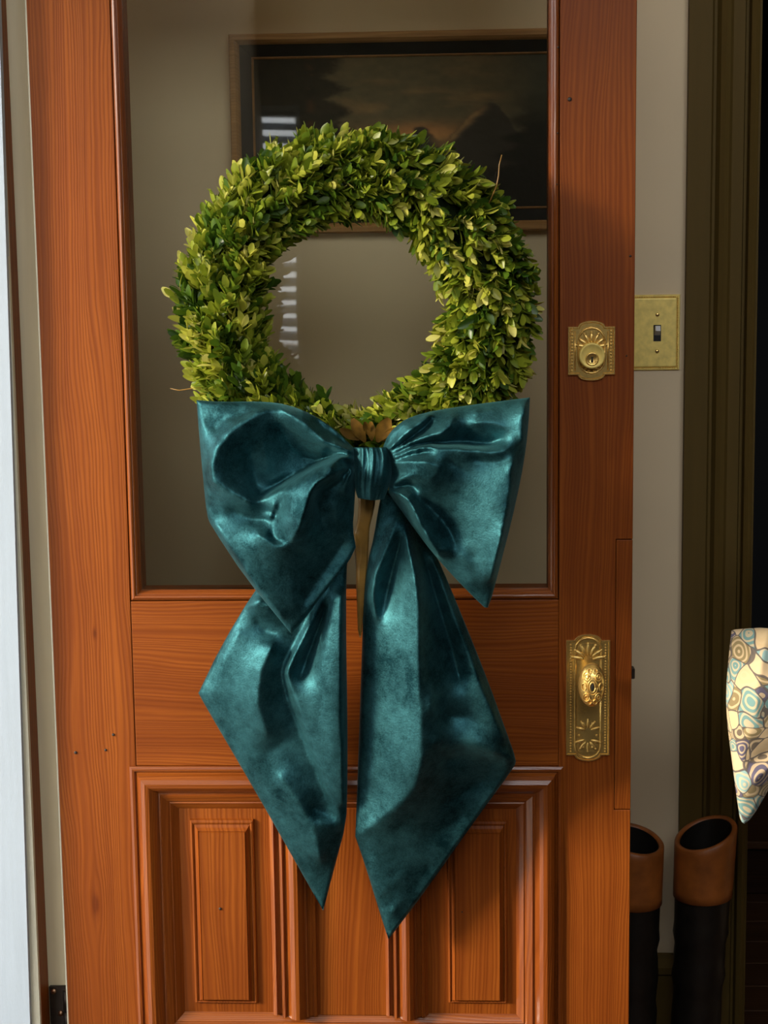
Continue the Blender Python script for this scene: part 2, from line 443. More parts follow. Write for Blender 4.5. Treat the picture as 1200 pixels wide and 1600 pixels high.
w2 = empty('fill_window', ((HX0+HX1)/2, FW, HZ0)); tag(w2, 'high wide window added behind the viewer for fill light', 'window', kind='structure')  # unseen window, added to fill the hall with daylight
for k in range(4): box('mullion', HX0+(HX1-HX0-.04)*k/3, HX0+(HX1-HX0-.04)*k/3+.04, FW-.10, FW-.04, HZ0, HZ1, M['white'], w2, .003, 1)
for zz in (HZ0, HZ1-.04): box('glazing_bar', HX0, HX1, FW-.09, FW-.05, zz, zz+.04, M['white'], w2, .003, 1)
room('shade_roof', -2.15, XL-.16, -6, 4, 2.55, 2.65, M['white'], 'white roof slab added outside to cut sky and sun', 'roof')  # unseen roof, added to limit sky and sun reaching the doorway
# dark room beyond the doorway
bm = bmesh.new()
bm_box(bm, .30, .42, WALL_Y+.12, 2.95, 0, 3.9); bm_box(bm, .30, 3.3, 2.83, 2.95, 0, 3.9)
tag(from_bm('wall_far', bm, M['darkroom']), 'wall of the unlit room coloured dark for its shade', 'wall', kind='structure')
# outside
room('ground', -40, XL-.16, -40, 40, -.22, -.10, M['stone'], 'pale stone paving outside the doorway', 'ground')
V, Fc = [], []
for i in range(61):
    for j, (hx, hz) in enumerate(((-7.0, -.1), (-6.9, .8), (-7.0, 2.0), (-7.2, 2.6), (-7.9, 2.65), (-8.1, -.1))):
        V.append((hx+random.uniform(-.08, .08), -12+i*.4, hz+random.uniform(-.06, .06) if 0 < j < 5 else hz))
for i in range(60):
    for j in range(5): Fc.append((i*6+j, i*6+j+1, i*6+7+j, i*6+6+j))
tag(pydata('sky_block_hedge', V, Fc, paint('hedge_green', (.03, .05, .02), .8, .5, 9, .4)), 'long dark green hedge added outside to cut low sky light', 'hedge')  # unseen hedge, added to block the low sky from the doorway
room('threshold', XL-.30, XL+.0, -1.02, -.03, -.10, 0.015, M['wood_dark'], 'worn wooden threshold of the entrance doorway', 'threshold')

# hinge-side jamb: khaki face, white outer board, brown unpainted edge, cream worn arris
ZT = 2.2
jb = empty('trim_1', (-.45, .05, 0)); tag(jb, 'painted door jamb beside the hinge edge of the door', 'door jamb', kind='structure')
xk = float(P(16, 400, .035)[0])
box('jamb_face', XL-.16, -.405, .035, .10, 0, ZT, M['khaki'], jb, .001, 1)
xs = float(P(17, 400, .0)[0])
box('stop_edge', XL-.16, xs, -.012, .035, 0, ZT, M['wood_v'], jb, .002, 2, label='bare brown wooden edge of the jamb')
def slanted(name, edge_pts, x0, y0, y1, mat, label=None):
    """board with a sloping right edge; edge_pts are (px, py) on its front face"""
    pts = [P(a, b, y0) for a, b in edge_pts]
    zs = [p[2] for p in pts]; xr = [p[0] for p in pts]
    zz = [ZT, 0.0]; sl = (xr[-1]-xr[0])/(zs[-1]-zs[0])
    xt = xr[0]+(ZT-zs[0])*sl; xb = xr[0]+(0-zs[0])*sl
    V = [(x0, y0, 0), (xb, y0, 0), (xt, y0, ZT), (x0, y0, ZT), (x0, y1, 0), (xb, y1, 0), (xt, y1, ZT), (x0, y1, ZT)]
    return pydata(name, V, [(0, 1, 2, 3), (4, 5, 6, 7), (0, 1, 5, 4), (1, 2, 6, 5), (2, 3, 7, 6), (0, 3, 7, 4)], mat, jb, False, label)
slanted('worn_edge', [(13, 400), (63, 1600)], XL-.16, -.020, -.010, M['cream'], 'cream worn paint along the jamb edge')
slanted('outer_board', [(10, 400), (47, 1600)], XL-.16, -.030, -.016, M['white'], 'white painted outer board of the jamb')
# hinge leaf
h0 = P(77, 1540, .033); hz0 = float(h0[2])
hl = box('hinge_leaf', float(h0[0]), -.402, .030, .037, hz0-.10, hz0, M['bronze'], jb, .001, 1, label='dark iron hinge leaf screwed to the jamb')
for k in range(3):
    c = P(84 if k != 1 else 95, 1549+k*34, .029); g = Geo()
    g.tube([(c[0], .031, c[2]), (c[0], .027, c[2])], .0042, 12); g.build('hinge_screw', M['copper'], hl)
g = Geo()
for k in range(3):
    g.tube([(-.424, .020, hz0-.002-k*.034), (-.424, .020, hz0-.032-k*.034)], .006, 12)
g.build('hinge_knuckle', M['bronze'], hl)
# other jamb of the doorway, lintel
room('trim_2', XL-.16, XL+.01, -1.05, -1.015, 0, 2.2, M['khaki'], 'khaki painted jamb across the doorway from the hinges', 'door jamb')
room('trim_3', XL-.16, XL+.01, -1.02, .035, 2.17, 2.205, M['khaki'], 'khaki painted head of the entrance doorway', 'door jamb')

# dark olive door casing on the wall behind
cs_prof = [(1068, .0), (1068, -.018), (1103, -.018), (1107, -.010), (1111, -.010), (1116, -.022), (1123, -.027), (1130, -.023), (1135, -.016),
           (1152, -.019), (1155, -.010), (1159, -.010), (1161, -.024), (1167, -.029), (1173, -.024), (1175, -.014), (1178, -.014), (1178, .12)]
V, Fc = [], []
for i, (px, dy) in enumerate(cs_prof):
    x = float(P(px, 800, WALL_Y-.018)[0])
    V += [(x, WALL_Y+dy, 0), (x, WALL_Y+dy, 2.35)]
for i in range(len(cs_prof)-1): Fc.append((2*i, 2*i+1, 2*i+3, 2*i+2))
tr = pydata('trim_4', V, Fc, M['olive']); tag(tr, 'dark olive moulded door casing at the right', 'door casing', kind='structure')
# tall baseboard
bz = float(P(1040, 1495, WALL_Y-.018)[2])
g = Geo(); pr = [(0, 0), (-.018, 0), (-.018, bz-.035), (-.024, bz-.03), (-.024, bz-.018), (-.012, bz-.006), (-.010, bz), (0, bz)]
V = []; Fc = []
for dy, z in pr: V += [(XL, WALL_Y+dy, z), (X_TRIM0-.001, WALL_Y+dy, z)]
for i in range(len(pr)-1): Fc.append((2*i, 2*i+1, 2*i+3, 2*i+2))
bb = pydata('baseboard_back', V, Fc, M['olive']); tag(bb, 'tall olive painted baseboard under the beige wall', 'baseboard', kind='structure')

# ================================================================== DOOR
door = empty('door_1', (0, .02, 0)); tag(door, 'glazed reddish brown panelled wooden door standing open', 'door', kind='structure')
DT = .045; DL, DR, DZ0, DZ1 = -.42, .42, .012, 2.14
def X(px, py): return float(P(px, py, 0.0)[0])
def Z(px, py): return float(P(px, py, 0.0)[2])
gx0, gx1 = X(204, 938), X(873, 938)          # inner edges of the stiles at the glass
lx0, lx1 = gx0, X(878, 1100)
zr1, zr0 = Z(540, 938), Z(540, 1197)         # lock rail
EP0, EP1 = Z(972, 1265), Z(972, 843); EPX = X(961, 1050)
box('stile', DL+.0022, gx0-.0004, 0, DT, DZ0, DZ1, M['wood_stile'], door, .0012, 2)
box('arris_highlight', DL, DL+.0024, .0004, DT, DZ0, DZ1, M['cream'], door, .0006, 1, label='thin cream strip coloured as the sunlit arris of the door')  # sunlight catching the arris, put into the cream colour
# lock stile: notched for a repair strip let into its edge
bm = bmesh.new()
bm_box(bm, gx1+.0004, EPX, 0, DT, DZ0, DZ1, .0010, 2)
bm_box(bm, EPX-.002, DR, 0.0, DT, EP1+.0005, DZ1, .0010, 2)
bm_box(bm, EPX-.002, DR, 0.0, DT, DZ0, EP0-.0005, .0010, 2)
from_bm('stile', bm, M['wood_v'], door)
box('repair_strip', EPX+.0006, DR, .0004, DT, EP0+.0006, EP1-.0006, M['wood_v'], door, .001, 2, label='repair strip let into the lock edge')
box('rail', gx0, gx1, .0006, DT, zr0+.0004, zr1-.0004, M['wood_h'], door, .0012, 2)
box('rail', gx0, gx1, .0006, DT, 1.995, DZ1, M['wood_h'], door, .0012, 2)
pzb = Z(540, 1594)-.062
box('rail', gx0, gx1, .0006, DT, DZ0, pzb+.004, M['wood_h'], door, .0012, 2)
def mould(x0, x1, z0, z1, prof, names, mats, parent):
    """four mitred lengths of moulding round a rectangle; prof = (inset, y) from outside to inside"""
    def side(a, b, flip, nm, mt):
        V, Fc = [], []
        for ins, y in prof:
            if flip == 'L': pa, pb = (x0+ins, y, z0+ins), (x0+ins, y, z1-ins)
            if flip == 'R': pa, pb = (x1-ins, y, z0+ins), (x1-ins, y, z1-ins)
            if flip == 'T': pa, pb = (x0+ins, y, z1-ins), (x1-ins, y, z1-ins)
            if flip == 'B': pa, pb = (x0+ins, y, z0+ins), (x1-ins, y, z0+ins)
            V += [pa, pb]
        n = len(prof)
        for i in range(n-1): Fc.append((2*i, 2*i+1, 2*i+3, 2*i+2))
        Fc.append((2*(n-1), 2*(n-1)+1, 1, 0))
        Fc.append(tuple(range(0, 2*n, 2))); Fc.append(tuple(range(1, 2*n, 2)))
        return pydata(nm, V, Fc, mt, parent)
    for fl_, mt in (('L', mats[0]), ('R', mats[0]), ('T', mats[1]), ('B', mats[1])): side(0, 0, fl_, names, mt)
# glass stop moulding
gp = [(.0006, .020), (.0006, .004), (.0012, .0005), (.003, -.0012), (.0055, -.0022), (.0075, -.0012), (.0085, .0012), (.0095, .0012), (.0115, .0032), (.0135, .0075), (.0145, .0105), (.0145, .020)]
mould(gx0, gx1, zr1, 1.995, gp, 'glass_moulding', (M['gloss_v'], M['gloss_h']), door)
pane = box('glass_pane', gx0+.008, gx1-.008, .0125, .0155, zr1+.008, 1.99, M['glass'], door, label='old clear glass pane')
mould(gx0, gx1, zr1, 1.995, [(.0006, .045), (.0006, .021), (.0150, .0165), (.0150, .045)], 'glass_stop', (M['wood_v'], M['wood_h']), door)
# lower panels
mx0, mx1, mz1 = X(203, 1197), X(880, 1197), zr0
W_ = .064
bp = [(0, .020), (0, -.0035), (.0035, -.0050), (.0065, -.0045), (.0080, -.0010), (.0100, -.0030), (.0125, -.0085), (.0165, -.0135), (.0220, -.0160), (.0275, -.0150),
      (.0325, -.0105), (.0365, -.0045), (.0385, -.0010), (.0405, -.0010), (.0420, -.0030), (.0500, .0010), (.0525, .0040), (.0540, .0030), (.0600, .0080), (.0640, .0120), (.0640, .020)]
wv_ = X(277, 1262)-mx0; s_ = wv_/W_
bp = [(a*s_, y) for a, y in bp]; W_ *= s_
mould(mx0, mx1, pzb, mz1, bp, 'panel_moulding', (M['gloss_v'], M['gloss_h']), door)
def upright(x0, x1, nm):
    """upright moulding between the panels"""
    pr = [(0, .020), (0, .004), (.05, .001), (.08, .0), (.10, .006), (.18, .007), (.21, -.006), (.26, -.007), (.30, -.002), (.34, -.004), (.40, -.011), (.50, -.0155), (.58, -.0150), (.66, -.0095), (.70, -.004),
          (.74, -.004), (.76, -.001), (.84, .002), (.86, -.001), (.92, .001), (.94, .005), (1, .008), (1, .020)]
    V, Fc = [], []
    for t, y in pr:
        x = x0+(x1-x0)*t; V += [(x, y, pzb+W_), (x, y, mz1-W_)]
    n = len(pr)
    for i in range(n-1): Fc.append((2*i, 2*i+1, 2*i+3, 2*i+2))
    Fc.append(tuple(range(0, 2*n, 2))); Fc.append(tuple(range(1, 2*n, 2)))
    return pydata(nm, V, Fc, M['gloss_v'], door)
ua0, ua1 = X(424, 1450), X(500, 1500); ub0, ub1 = X(602, 1500), X(668, 1450)
upright(ua0, ua1, 'upright_moulding')
upright(ub0, ub1, 'upright_moulding')
pz0, pz1 = pzb+W_, mz1-W_
box('centre_panel', ua1-.002, ub0+.002, .007, .03, pz0-.002, pz1+.002, M['wood_panel'], door, .001, 1)
def raised(x0, x1, z0, z1, o, i):
    """panel: flat ground, moulded step, raised field"""
    (ox0, ox1, oz0, oz1), (ix0, ix1, iz0, iz1) = o, i
    lev = [((x0, x1, z0, z1), .030), ((x0, x1, z0, z1), .0125), ((ox0, ox1, oz0, oz1), .0118), ((ox0+.001, ox1-.001, oz0+.001, oz1-.001), .0072)]
    t = lambda k: (ox0+(ix0-ox0)*k, ox1+(ix1-ox1)*k, oz0+(iz0-oz0)*k, oz1+(iz1-oz1)*k)
    lev += [(t(.25), .0062), (t(.40), .0072), (t(.45), .0086), (t(.7), .0066), (t(.92), .0020), (t(.95), .0032), (t(1.0), .0032), (t(1.04), .0012)]
    V, Fc = [], []
    for (a, b, c, d), y in lev: V += [(a, y, c), (b, y, c), (b, y, d), (a, y, d)]
    for k in range(len(lev)-1):
        for j in range(4): Fc.append((4*k+j, 4*k+(j+1) % 4, 4*k+4+(j+1) % 4, 4*k+4+j))
    Fc.append((0, 1, 2, 3)); n = 4*(len(lev)-1); Fc.append((n, n+1, n+2, n+3))
    return pydata('raised_panel', V, Fc, M['wood_panel'], door)
raised(mx0+W_-.002, ua0+.001, pz0-.002, pz1+.002,
       (X(298, 1400), X(398, 1400), Z(345, 1571), Z(345, 1283)), (X(313, 1400), X(385, 1400), Z(345, 1563), Z(345, 1301)))
raised(ub1-.001, mx1-W_+.002, pz0-.002, pz1+.002,
       (X(699, 1400), X(793, 1400), Z(745, 1571), Z(745, 1285)), (X(711, 1400), X(781, 1400), Z(745, 1564), Z(745, 1303)))
# small nails and plugged holes
for (a, b, r) in ((890, 155, 3.2), (985, 400, 1.8), (872, 74, 1.5), (871, 208, 1.5), (870, 288, 1.5), (344, 1420, 2.4), (722, 1425, 1.2), (118, 1176, 2.6), (165, 1172, 2.2), (177, 1148, 2.4), (979, 556, 1.2)):
    inpan = 290 < a < 800
    yb = .0012 if inpan else 0.0
    c = P(a, b, yb-.001); g = Geo(); g.ball(c, r/1092, .0010, r/1092, 10, 5); g.build('nail', M['nail'], door)
# latch bolt
lb0 = P(981, 1043, .02); lb1 = P(990, 1059, .02)
box('latch_bolt', DR-.01, float(lb1[0])+.001, .012, .030, float(lb1[2]), float(lb0[2]), M['bronze'], door, .001, 1, label='dark latch bolt sticking out of the edge')

# ---- brass hardware
def arch_outline(cx, cz, w, hs, wa, ha, n=10):
    """rectangle w x hs with a shallow arch of width wa rising ha above and below"""
    pts = []
    hw, hh, ra = w/2, hs/2, wa/2
    top = [(hw, hh), (ra, hh)] + [(ra*math.cos(t), hh+ha*math.sin(t)) for t in np.linspace(0.12, math.pi-.12, n)] + [(-ra, hh), (-hw, hh)]
    bot = [(-x, -z) for x, z in top]
    return [(cx+x, cz+z) for x, z in top+bot]
def inset_poly(pts, d):
    n = len(pts); out = []
    for i in range(n):
        p0, p1, p2 = (Vector(pts[(i+k) % n]) for k in (-1, 0, 1))
        a = (p1-p0).normalized(); b = (p2-p1).normalized()
        na = Vector((-a.y, a.x)); nb = Vector((-b.y, b.x)); m_ = (na+nb)
        m_ = m_.normalized() if m_.length > 1e-6 else na
        k = d/max(.45, m_.dot(na)); out.append(tuple(p1+m_*k))
    return out
def plate(name, outline, levels, mat, parent, label=None):
    V, Fc = [], []; n = len(outline)
    for ins, y in levels:
        for x, z in inset_poly(outline, ins): V.append((x, y, z))
    for k in range(len(levels)-1):
        for j in range(n): Fc.append((k*n+j, k*n+(j+1) % n, (k+1)*n+(j+1) % n, (k+1)*n+j))
    Fc.append(tuple(range((len(levels)-1)*n, len(levels)*n)))
    return pydata(name, V, Fc, mat, parent, False, label)
def arch_path(cx, cz, hw, z0, z1, ra_top, n=9):
    """closed path with round top and bottom"""
    up = [(cx+hw*math.cos(t), z1+ra_top*math.sin(t)) for t in np.linspace(0, math.pi, n)]
    dn = [(cx-hw*math.cos(t), z0-ra_top*math.sin(t)) for t in np.linspace(0, math.pi, n)]
    return up+dn+[up[0]]
def fan(g, cx, cz, R, y, a0, a1, n, sgn=1):
    for k in range(n):
        t = a0+(a1-a0)*k/(n-1)
        d = Vector((math.cos(t), 0, sgn*math.sin(t)))
        rot = Matrix.Rotation(-math.atan2(d.z, d.x), 3, 'Y')
        g.ball(Vector((cx, y, cz))+d*R*.62, R*.40, .0014, R*.115, 8, 6, rot)
        g.ball(Vector((cx, y, cz))+d*R*.98, R*.09, .0014, R*.09, 6, 4)
# deadbolt escutcheon
dc = P(924, 548, 0.0); dx, dz = float(dc[0]), float(dc[2]); s = 1/1092.
ol = arch_outline(dx, dz, 72*s, 74*s, 42*s, 9*s)
db = plate('deadbolt_plate', ol, [(0, .001), (0, -.0030), (.0008, -.0042), (.0024, -.0042), (.0034, -.0026), (.0048, -.0026)], M['brass'], door, 'ornate brass deadbolt plate')
g = Geo(); g.tube([(x, -.0032, z) for x, z in arch_path(dx, dz, 20*s, dz-14*s, dz+15*s, 20*s)], .0014, 6)
for sx in (-1, 1):
    g.tube([(dx+sx*25*s, -.003, dz-30*s), (dx+sx*25*s, -.003, dz+30*s)], .0010, 6)
g.build('rim', M['brass'], db)
g = Geo(); fan(g, dx, dz+4*s, 24*s, -.0032, math.radians(12), math.radians(168), 7)
for sx in (-1, 1):
    for k in range(4): g.ball((dx+sx*(9-k*3)*s*1.4, -.0034, dz-(24+k*3)*s), .0022, .0012, .0014, 6, 5)
g.build('fan_relief', M['brass_relief'], db)
g = Geo()
for sx in (-1, 1):
    for k in range(13): g.ball((dx+sx*29.5*s, -.0032, dz-30*s+k*5*s), .0017, .0012, .0017, 6, 5)
g.build('beading', M['brass_relief'], db)
cz_ = dz-7*s; cxx = dx
g = Geo()
def lathe(g, cx, cz, prof, n=28, sx=1, sz=1):
    """profile of (radius, y) turned about the y axis"""
    V, Fc = [], []
    for r, y in prof:
        for k in range(n):
            t = 2*math.pi*k/n; V.append((cx+r*math.cos(t)*sx, y, cz+r*math.sin(t)*sz))
    for i in range(len(prof)-1):
        for k in range(n): Fc.append((i*n+k, i*n+(k+1) % n, (i+1)*n+(k+1) % n, (i+1)*n+k))
    Fc.append(tuple((len(prof)-1)*n+k for k in range(n)))
    g.add(V, Fc)
R_ = 20*s
lathe(g, cxx, cz_, [(R_, -.002), (R_, -.012), (R_*.97, -.0145), (R_*.90, -.0155), (R_*.80, -.0145), (R_*.60, -.0135), (R_*.3, -.0132), (.0002, -.0132)])
g.build('lock_cylinder', M['brass_satin'], db)
g = Geo(); pz = cz_-5*s
lathe(g, cxx, pz, [(R_*.52, -.012), (R_*.52, -.0150), (R_*.44, -.0160), (R_*.38, -.0145), (.0002, -.0143)], 22)
g.build('lock_plug', M['brass'], db)
g = Geo(); g.ball((cxx, -.0146, pz+.0022), .0012, .0008, .0012); g.box(cxx-.0009, cxx+.0009, -.0150, -.0143, pz-.0035, pz+.002); g.box(cxx-.0016, cxx+.0016, -.0150, -.0143, pz-.0045, pz-.0015)
g.build('keyhole', M['black'], db, False)
# knob plate
kc = P(918.5, 1090, 0.0); kx, kz = float(kc[0]), float(kc[2])
ol = arch_outline(kx, kz, 69*s, 186*s, 42*s, 9.5*s)
kp = plate('knob_plate', ol, [(0, .001), (0, -.0030), (.0008, -.0044), (.0022, -.0044), (.0030, -.0028), (.0045, -.0028)], M['brass'], door, 'long ornate brass knob plate')
g = Geo(); g.tube([(x, -.0034, z) for x, z in arch_path(kx, kz, 20*s, kz-78*s, kz+78*s, 19*s)], .0016, 6)
g.build('rim', M['brass'], kp)
g = Geo()
V, Fc = [], []
for j in range(17):       # smooth dished field inside the rim
    z = kz-88*s+j*11*s
    for i in range(9):
        t = -1+2*i/8; hw = 18.5*s*math.sqrt(max(.05, 1-max(0, (abs(z-kz)-74*s)/(22*s))**2))
        V.append((kx+t*hw, -.0030-.0016*(1-t*t), z))
for j in range(16):
    for i in range(8): Fc.append((j*9+i, j*9+i+1, j*9+10+i, j*9+9+i))
g.add(V, Fc); g.build('field', M['brass'], kp)
g = Geo(); fan(g, kx, kz+62*s, 26*s, -.0044, math.radians(10), math.radians(170), 7)
fan(g, kx, kz-52*s, 18*s, -.0044, math.radians(15), math.radians(165), 5)
fan(g, kx, kz-66*s, 20*s, -.0044, math.radians(15), math.radians(165), 5, -1)
for k in range(12):
    a = 2*math.pi*k/12; g.ball((kx+14*s*math.cos(a), -.0044, kz-60*s+22*s*math.sin(a)), .0018, .0014, .0018, 6, 5)
g.build('fan_relief', M['brass_relief'], kp)
g = Geo()
for sx in (-1, 1):
    for k in range(40): g.ball((kx+sx*27*s, -.0034, kz-86*s+k*4.4*s), .0014, .0011, .0014, 6, 4)
g.build('beading', M['brass_relief'], kp)
# oval knob
kn = P(925, 1071, -.052); nx, nz = float(kn[0]), float(kn[2])
g = Geo(); A_ = .0192; B_ = .0315
sxz = [(r_, y_) for r_, y_ in [(.55, -.002), (.55, -.006), (.42, -.009), (.40, -.030), (.60, -.038), (.90, -.0425), (1.0, -.0475), (.99, -.0505), (.93, -.0535), (.80, -.0575), (.60, -.0610), (.35, -.0632), (.12, -.0640), (.005, -.0641)]]
V, Fc = [], []; n = 36
for i, (r_, y_) in enumerate(sxz):
    el = min(1, max(0, (i-2)/3.0)); a_ = A_*r_; b_ = A_*r_*(1-el)+B_*r_*el
    cxk = kx+(nx-kx)*el; czk = (nz)*el+(nz+.004)*(1-el)
    for k in range(n):
        t = 2*math.pi*k/n; V.append((cxk+a_*math.cos(t), y_, czk+b_*math.sin(t)))
for i in range(len(sxz)-1):
    for k in range(n): Fc.append((i*n+k, i*n+(k+1) % n, (i+1)*n+(k+1) % n, (i+1)*n+k))
g.add(V, Fc); knob = g.build('knob', M['brass'], kp)
g = Geo()
def knob_y(u, v):
    q = math.sqrt((u/A_)**2+(v/B_)**2); return -.0641+.0136*(1-math.sqrt(max(0, 1-min(1, q)**2)))-.0002
def loop_rel(cu, cv, ru, rv, a0=0, a1=2*math.pi, r=.0009):
    g.tube([(nx+cu+ru*math.cos(t), knob_y(cu+ru*math.cos(t), cv+rv*math.sin(t)), nz+cv+rv*math.sin(t)) for t in np.linspace(a0, a1, 18)], r, 6)
loop_rel(0, 0, .0040, .0072, r=.0013); loop_rel(0, 0, .0068, .0112, r=.0008)
for su in (-1, 1):
    for sv in (-1, 1):
        loop_rel(su*.0085, sv*.0150, .0045, .0060); loop_rel(su*.0085, sv*.0150, .0020, .0028); loop_rel(su*.0040, sv*.0220, .0030, .0035)
    loop_rel(su*.0120, 0, .0030, .0055)
g.build('knob_relief', M['brass_relief'], kp)
g = Geo(); g.ball((nx, -.0641, nz), .0022, .0008, .0055, 10, 6); g.build('keyhole', M['black'], kp)

# ================================================================== PAINTING
pa = P(356, 53, WALL_Y-.03); pb_ = P(862, 361, WALL_Y-.03)
px0, pz1_, pz0_ = float(pa[0]), float(pa[2]), float(P(520, 364, WALL_Y-.03)[2]); px1 = float(P(958, 200, WALL_Y-.03)[0])
pt = empty('framed_painting', ((px0+px1)/2, WALL_Y, pz0_)); tag(pt, 'dark landscape painting in a narrow wooden frame on the wall', 'painting')
yw = WALL_Y-.001
mould(px0, px1, pz0_, pz1_, [(0, yw), (0, yw-.024), (.002, yw-.028), (.010, yw-.029), (.014, yw-.024), (.0165, yw-.018), (.0165, yw)], 'frame', (M['frame_gold'], M['frame_gold']), pt)
q = .0165
mould(px0+q, px1-q, pz0_+q, pz1_-q, [(0, yw), (0, yw-.018), (.019, yw-.013), (.019, yw)], 'inner_frame', (M['frame_black'], M['frame_black']), pt)
q = .0355
mould(px0+q, px1-q, pz0_+q, pz1_-q, [(0, yw), (0, yw-.015), (.0018, yw-.016), (.0036, yw-.014), (.0036, yw)], 'gold_fillet', (M['line_gold'], M['line_gold']), pt)
q = .038
nx_, nz_ = 190, 110
ux = np.linspace(0, 1, nx_); uz = np.linspace(0, 1, nz_)
UU, VV = np.meshgrid(ux, uz)                      # VV = 0 at the top of the canvas
def fbm(u, v, seed, f0, octv=4):
    r = np.random.default_rng(seed); out = np.zeros_like(u); a = 1.0; f = f0
    for _ in range(octv):
        gr = r.random((64, 64)); x = (u*f) % 63; y = (v*f) % 63
        i = np.floor(x).astype(int); j = np.floor(y).astype(int); fx = x-i; fy = y-j
        fx = fx*fx*(3-2*fx); fy = fy*fy*(3-2*fy)
        out += a*((gr[j, i]*(1-fx)+gr[j, (i+1) % 64]*fx)*(1-fy)+(gr[(j+1) % 64, i]*(1-fx)+gr[(j+1) % 64, (i+1) % 64]*fx)*fy)
        a *= .5; f *= 2.1
    return out/1.9
def mixc(A, c, f): return A*(1-f[..., None])+np.array(c)[None, None]*f[..., None]
def sst(a, b, x):
    t = np.clip((x-a)/(b-a), 0, 1); return t*t*(3-2*t)
img = np.ones((nz_, nx_, 3))*np.array(lin(70, 62, 44)[:3])
n1 = fbm(UU*1.0, VV*2.2, 1, 4); n2 = fbm(UU*1.2, VV*3, 2, 7); n3 = fbm(UU*3, VV*2, 3, 14)
img = mixc(img, lin(128, 98, 62)[:3], sst(.35, .8, n1)*np.exp(-((UU-.52)/.2)**2)*np.exp(-((VV-.30)/.28)**2))
img = mixc(img, lin(46, 46, 36)[:3], sst(.62, .95, UU+.1*(n1-.5)))
img = mixc(img, lin(140, 96, 56)[:3], .7*np.exp(-((UU-.48)/.14)**2)*np.exp(-((VV-.50+.05*(n2-.5))/.06)**2))
rid = .62-.32*np.exp(-((UU-.71)/.075)**2)-.16*np.exp(-((UU-.50)/.05)**2)-.10*np.exp(-((UU-.62)/.05)**2)+.10*(n2-.5)
mt = sst(-.01, .02, VV-rid)
img = mixc(img, lin(44, 40, 33)[:3], mt)
img = mixc(img, lin(112, 88, 58)[:3], .8*np.exp(-((VV-rid-.03)/.035)**2)*sst(.48, .60, UU)*(1-sst(.66, .72, UU))*mt)
img = mixc(img, lin(30, 27, 20)[:3], sst(.70, .90, VV+.15*(n1-.5)))
te = .30+.07*np.sin(VV*40)*n3+.05*(n2-.5)-.05*sst(.8, 0, VV)
img = mixc(img, lin(26, 23, 16)[:3], (1-sst(te-.03, te+.02, UU))*(.7+.3*n3))
img = mixc(img, lin(66, 44, 24)[:3], .5*np.exp(-((UU-.17)/.012)**2)*sst(.4, .6, n2))
ter = .80+.05*np.sin(VV*55)*n3-.10*sst(.3, 1, VV)
img = mixc(img, lin(22, 21, 16)[:3], sst(ter-.03, ter+.03, UU)*sst(.25, .5, VV+.2*(n1-.5))*.9)
img = mixc(img, lin(84, 60, 36)[:3], .5*sst(.6, .9, n2)*np.exp(-((UU-.74)/.08)**2)*np.exp(-((VV-.8)/.07)**2))
img = 2.7*img**1.12*(.8+.4*n3[..., None])
V = []; yc = yw-.012
for j in range(nz_):
    for i in range(nx_): V.append((px0+q+(px1-px0-2*q)*ux[i], yc, pz1_-q-(pz1_-pz0_-2*q)*uz[j]))
Fc = [(j*nx_+i, j*nx_+i+1, (j+1)*nx_+i+1, (j+1)*nx_+i) for j in range(nz_-1) for i in range(nx_-1)]
mcv, nt, b = newmat('oil_canvas')
at = N(nt, 'ShaderNodeAttribute'); at.attribute_name = 'paint'; nt.links.new(at.outputs['Color'], b.inputs['Base Color'])
b.inputs['Roughness'].default_value = .65; b.inputs['Specular IOR Level'].default_value = .2; tc = N(nt, 'ShaderNodeTexCoord'); bump(nt, b, noise(nt, tc.outputs['Object'], 160, 4), .3, .001)
me = bpy.data.meshes.new('canvas'); me.from_pydata(V, [], Fc); me.update()
ca = me.color_attributes.new('paint', 'FLOAT_COLOR', 'POINT')
ca.data.foreach_set('color', np.concatenate([img.reshape(-1, 3), np.ones((nx_*nz_, 1))], 1).astype(np.float32).ravel())
link('canvas', me, mcv, pt, 'dim mountain landscape with dark trees')

# ================================================================== LIGHT SWITCH
ys = WALL_Y
a = P(1063, 460, ys-.004); b_ = P(1063, 578, ys-.004); lx = float(P(984, 520, ys)[0])
x1 = float(a[0]); z1 = float(a[2]); z0 = float(b_[2]); x0 = x1-.118
sw = empty('light_switch', ((x0+x1)/2, ys, z0)); tag(sw, 'brass toggle switch plate on the beige wall beside the door', 'light switch')
V, Fc = [], []
lv = [(0, ys), (0, ys-.003), (.0012, ys-.0045), (.0030, ys-.0045), (.0042, ys-.0032), (.0055, ys-.0050), (.0062, ys-.0058), (.0075, ys-.0060)]
for i_, y in lv: V += [(x0+i_, y, z0+i_), (x1-i_, y, z0+i_), (x1-i_, y, z1-i_), (x0+i_, y, z1-i_)]
for k in range(len(lv)-1):
    for j in range(4): Fc.append((4*k+j, 4*k+(j+1) % 4, 4*k+4+(j+1) % 4, 4*k+4+j))
k = 4*(len(lv)-1); Fc.append((k, k+1, k+2, k+3))
pydata('plate', V, Fc, M['brass_satin'], sw)
g = Geo()
for k in range(int((z1-z0-.006)/.0028)): g.ball((x1-.0036, ys-.0042, z0+.003+k*.0028), .0011, .0011, .0011, 6, 4)
for k in range(int((x1-x0-.006)/.0028)):
    g.ball((x0+.003+k*.0028, ys-.0042, z0+.0036), .0011, .0011, .0011, 6, 4); g.ball((x0+.003+k*.0028, ys-.0042, z1-.0036), .0011, .0011, .0011, 6, 4)
g.build('beading', M['brass'], sw)
tcx = P(1027, 520.5, ys-.006); tx, tz = float(tcx[0]), float(tcx[2])
